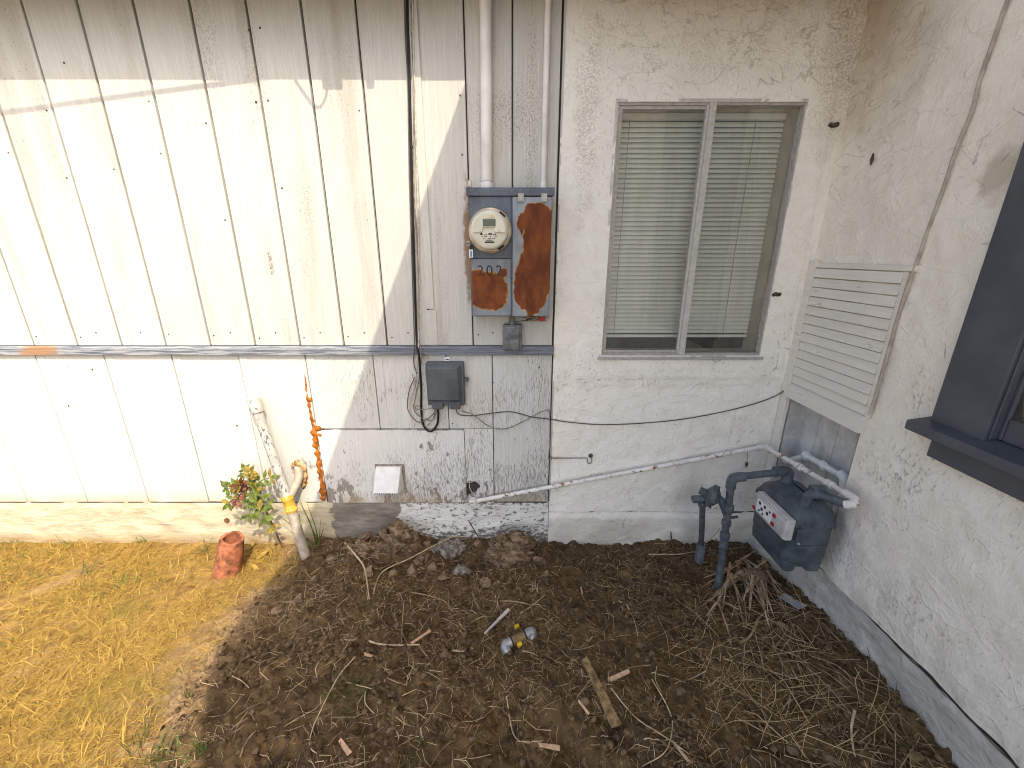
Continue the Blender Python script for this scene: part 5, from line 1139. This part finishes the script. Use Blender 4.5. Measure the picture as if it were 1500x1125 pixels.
stick([(1034, 795, .05), (1050, 780, .06), (1062, 765, .08)], .003, 'stick_pale', 'short pale stem leaning behind the gas riser')
rnd = random.Random(77)
for k in range(70):
    px, py = rnd.uniform(400, 1330), rnd.uniform(830, 1120)
    if px > 1180 + (py - 830) * .75 or px < 440 - (py - 860) * .2: continue
    a = rnd.uniform(0, 3.14); l = rnd.uniform(10, 32); b = a + rnd.uniform(-.5, .5)
    stick([(px, py), (px + l * math.cos(a), py + l * .6 * math.sin(a)), (px + l * math.cos(a) + l * math.cos(b), py + l * .6 * (math.sin(a) + math.sin(b)))], rnd.uniform(.0012, .0024), rnd.choice(['stick', 'stick_pale', 'stick_pale', 'stick_dark']), 'thin dry twig scattered loose on the shaded soil', 'loose_twig', .006, 'twig', .6, 'loose dry twigs on the shaded soil')
# dry reed leaves below the gas meter
rnd = random.Random(5)
for k in range(46):
    x0, y0 = rnd.uniform(1065, 1125), rnd.uniform(815, 850); a = rnd.gauss(1.15, .75); l = rnd.uniform(25, 85)
    p = [ground_at(x0, y0, .008 + .04 * rnd.random()), ground_at(x0 + l * .5 * math.cos(a), y0 + l * .5 * math.sin(a), .012 + .035 * rnd.random()), ground_at(x0 + l * math.cos(a), y0 + l * math.sin(a), .008)]
    pts = catmull(p, 4); m = MB(); w_ = rnd.uniform(.003, .008); vs = []; N = len(pts)
    for i, q in enumerate(pts):
        d = (pts[min(i + 1, N - 1)] - pts[max(i - 1, 0)]).normalized(); s_ = d.cross(Vector((rnd.uniform(-.1, .1), .2, 1))).normalized() * w_ * (1 - .75 * (i / (N - 1)) ** 2)
        vs += [q - s_, q + Vector((0, 0, -.0015)), q + s_]
    fs = [f for i in range(N - 1) for f in ((3 * i, 3 * i + 1, 3 * i + 4, 3 * i + 3), (3 * i + 1, 3 * i + 2, 3 * i + 5, 3 * i + 4))]
    m.add(vs, fs); o = m.build('reed_leaf', MT['reed' if k % 3 else 'stick_pale'], None, True, loc=p[0]); tag(o, 'dry pinkish reed leaf in the heap under the gas meter', 'reed leaf', 'dry reed leaves under the gas meter')
for (pix, lab) in (([(1035, 903), (1048, 884, .03), (1056, 878, .03)], 'broken pinkish reed, upright end of the crossed pair on the soil'), ([(1052, 882, .02), (1062, 910, .01), (1072, 940)], 'long pinkish reed of the crossed pair on the soil'), ([(1054, 880, .025), (1070, 886, .02), (1082, 894)], 'short frayed reed of the crossed group on the soil')):
    stick(pix, .0045, 'reed', lab, 'broken_reed', .008, 'reed')
# root lumps against the foundation
def lump(name, px, py, Y, sx, sy, sz, mat, label, cat, seed, tilt=0):
    c = onY(px, py, Y); bm = bmesh.new(); bmesh.ops.create_icosphere(bm, subdivisions=5, radius=1); rs = random.Random(seed).uniform(0, 50)
    P = np.array([v.co for v in bm.verts]); th = np.arctan2(P[:, 1], P[:, 0]) * 1.6; h = P[:, 2] * 1.8
    d = .98 + .42 * fbm(P[:, 0] * 1.6 + rs + P[:, 1], h * .8, 5, seed, .55) - .55 * np.abs(fbm(P[:, 0] * 2.4 + rs, h * .7 + 2 * P[:, 1] + 3, 3, seed + 9)) + .10 * fbm(P[:, 0] * 9 + rs, P[:, 1] * 9 + P[:, 2] * 4, 3, seed + 4)
    for v, k in zip(bm.verts, d): v.co = Vector((v.co.x * sx * k, v.co.y * sy * k, v.co.z * sz * k))
    me = bpy.data.meshes.new(name); bm.to_mesh(me); bm.free(); me.materials.append(MT[mat]); me.polygons.foreach_set('use_smooth', [True] * len(me.polygons))
    o = bpy.data.objects.new(name, me); COL.objects.link(o); o.location = c; o.rotation_euler = (0, tilt, 0); return tag(o, label, cat)
lump('root_stump', 588, 796, -.095, .095, .075, .115, 'root', 'brown earthy root lump against the foundation below the vent hood', 'root lump', 31)
lump('root_stump', 745, 808, -.115, .145, .095, .12, 'root', 'large knotty root stump against the foundation below the gas pipe end', 'stump', 38)
lump('root_stump', 765, 836, -.165, .075, .055, .07, 'root', 'smaller root knob sitting at the foot of the large stump', 'root lump', 45)
lump('root_stump', 535, 808, -.13, .11, .06, .065, 'root', 'low crumbling earth lump beside the vent side root lump', 'earth lump', 52)
lump('concrete_lump', 502, 828, -.19, .03, .025, .04, 'grey_lump', 'small pale stone chunk beneath the thick bent stem', 'rubble', 61)
lump('concrete_lump', 660, 806, -.07, .10, .06, .06, 'grey_lump', 'flat grey rubble slab wedged under the foundation between the lumps', 'rubble', 64)
lump('concrete_lump', 676, 838, -.235, .05, .035, .03, 'grey_lump', 'dark grey broken rubble piece before the hole under the foundation', 'rubble', 68)
lump('concrete_lump', 552, 888, -.36, .055, .035, .035, 'grey_lump', 'grey broken earth clod in the middle of the tangled stems', 'rubble', 72)
lump('concrete_lump', 425, 862, -.30, .022, .02, .02, 'pipe_dirty', 'pale clod on the shadow edge by the leaning pipe', 'rubble', 74)
lump('concrete_lump', 385, 912, -.48, .035, .03, .022, 'grey_lump', 'grey clod just inside the shadow edge', 'rubble', 77)
lump('concrete_lump', 1105, 845, -.30, .06, .05, .03, 'stone', 'half buried grey rock under the reed heap', 'rubble', 81)
# broken earth clods heaped along the wall base
rnd = random.Random(88); CL = [rock_mesh('earth_clod', s_, MT['root'], 3, .3) for s_ in range(200, 206)]
for px, py, r in ((512, 800, .030), (532, 792, .036), (556, 812, .042), (566, 786, .034), (618, 818, .036), (604, 838, .030), (575, 842, .026), (636, 832, .030), (648, 846, .022), (712, 852, .026), (792, 822, .030), (800, 842, .022), (486, 818, .026), (540, 838, .028), (700, 796, .030), (730, 856, .020), (625, 796, .026), (460, 850, .022), (438, 880, .024), (410, 892, .026)):
    c = ground_at(px, py, r * .35); c.y = min(c.y, -r * 1.15); o = bpy.data.objects.new('earth_clod', rnd.choice(CL)); COL.objects.link(o); o.location = c
    o.scale = (r * rnd.uniform(1, 1.4), r * rnd.uniform(.8, 1.1), r * rnd.uniform(.8, 1.15)); o.rotation_euler = (rnd.uniform(-.5, .5), rnd.uniform(-.5, .5), rnd.uniform(0, 6))
    tag(o, 'rough earth clod heaped with others along the shaded wall base', 'earth clod', 'broken earth clods along the wall base')
# dry leaf scraps around the clay pipe
for k, (px, py, l) in enumerate(((366, 800, .05), (384, 812, .06), (352, 790, .03), (375, 830, .05), (395, 805, .035))):
    c = ground_at(px, py, .015); a = random.uniform(0, 3.1); e = Vector((math.cos(a), math.sin(a), .5)) * l * .6; f = Vector((-math.sin(a), math.cos(a), .2)) * l * .28
    m = MB(); m.add([c - e, c - e * .3 + f, c + e * .4 + f * .8, c + e, c + e * .4 - f, c - e * .3 - f, c + Vector((0, 0, .012))], [(0, 1, 6), (1, 2, 6), (2, 3, 6), (3, 4, 6), (4, 5, 6), (5, 0, 6)])
    tag(m.build('dry_leaf', MT['lawn'], None, True, loc=c), 'curled yellow dry leaf lying beside the clay pipe', 'dry leaf', 'dry leaves by the clay pipe')
p = onY(332, 762, -.012); m = MB(); m.disc_stack(p, (.3, -1, .2), [(-.003, .008), (.002, .013), (.006, .009)], 8); tag(m.build('dry_leaf', MT['leaf_dead'], None, True, loc=p), 'small brown dead leaf stuck on the sunny foundation', 'dry leaf')
# stones
ST = [rock_mesh('stone', s_, MT['stone'], 2) for s_ in range(100, 108)]
def stone(px, py, r, label, group=None, name='stone', cat='stone'):
    c = ground_at(px, py, r * .25); o = bpy.data.objects.new(name, random.choice(ST)); COL.objects.link(o); o.location = c
    o.scale = (r * random.uniform(.9, 1.25), r * random.uniform(.8, 1.1), r * random.uniform(.6, .85)); o.rotation_euler = (random.uniform(-.4, .4), random.uniform(-.4, .4), random.uniform(0, 6))
    return tag(o, label, cat, group)
stone(933, 900, .018, 'round brown stone beside the curved pale stem, uppermost of its row')
stone(938, 945, .022, 'round brown stone below the curved pale stem end')
stone(1020, 935, .018, 'smooth brown stone by the stout dark broken twig')
stone(1008, 912, .014, 'brown stone between the crossed reeds and the broken twig')
stone(852, 985, .018, 'dark clod touching the head of the brown lath')
stone(886, 1049, .010, 'small tan stone touching the lower end of the brown lath')
stone(837, 1051, .013, 'yellowish stone near the thin pinkish splinter')
stone(995, 1012, .020, 'large brown stone of the cluster above the wood sliver')
stone(1050, 1055, .024, 'broad tan stone in the pebbly strip near the bottom')
stone(1145, 915, .024, 'brown stone against the hay below the grey scrap')
stone(1228, 1018, .018, 'upright pale stone in the hay by the side wall')
stone(1235, 1000, .024, 'dark stone behind the upright pale stone in the hay')
stone(1163, 1098, .026, 'broad stone at the bottom edge among hay')
stone(555, 1062, .012, 'ochre pebble below the dark green grass patch')
stone(692, 1082, .011, 'grey pebble at the shaded bottom edge, alone on bare soil')
stone(650, 958, .030, 'half buried pinkish clod beyond the flat splinter')
rnd = random.Random(19); k = 0
while k < 110:
    px, py = rnd.uniform(560, 1330), rnd.uniform(850, 1122)
    if px > 1190 + (py - 830) * .72 or (px < 900 and rnd.random() < .6): continue
    k += 1; stone(px, py, rnd.uniform(.006, .015), 'small brown dirt clod scattered on the shaded soil', 'small clods on the shaded soil', 'dirt_clod', 'dirt clod')
# things stuck on the walls
for px, py, lab in ((1222, 182, 'dark mud wasp nest on the stucco near the inside corner'), (1138, 431, 'brown mud wasp nest on the stucco beside the planks')):
    p = onY(px, py, -.008); m = MB()
    for q in range(4): m.disc_stack(p + Vector((.008 * q - .014, 0, random.uniform(-.005, .005))), (random.uniform(-.3, .3), -1, .1), [(-.002, .009), (.004, .008), (.009, .004)], 7)
    tag(m.build('wasp_nest', MT['mud'], None, True, loc=p), lab, 'wasp nest')
p = onX(1277, 234, 1.264); m = MB(); m.tube([p + Vector((0, .0, .02)), p, p + Vector((-.002, -.003, -.018))], [.002, .006, .002], 7); tag(m.build('cocoon', MT['mud'], None, True, loc=p), 'dark cocoon stuck on the side wall above the planks', 'cocoon')
p = onY(1093, 672, -.02); lfh = thing('hanging_leaf', tuple(p), 'curled brown leaf dangling under the white pipe near the corner', 'dead leaf')
MB().tube([onY(1095, 660, -.022), onY(1095, 673, -.022)], .001, 4).build('stalk', MT['stick_dark'], lfh)
c = onY(1093, 680, -.022); m = MB(); m.add([c + Vector((.003, 0, .018)), c + Vector((-.008, -.004, .004)), c + Vector((.002, 0, -.022)), c + Vector((.008, -.005, -.002)), c + Vector((0, -.009, 0))], [(0, 1, 4), (1, 2, 4), (2, 3, 4), (3, 0, 4)]); m.build('blade', MT['leaf_dead'], lfh)
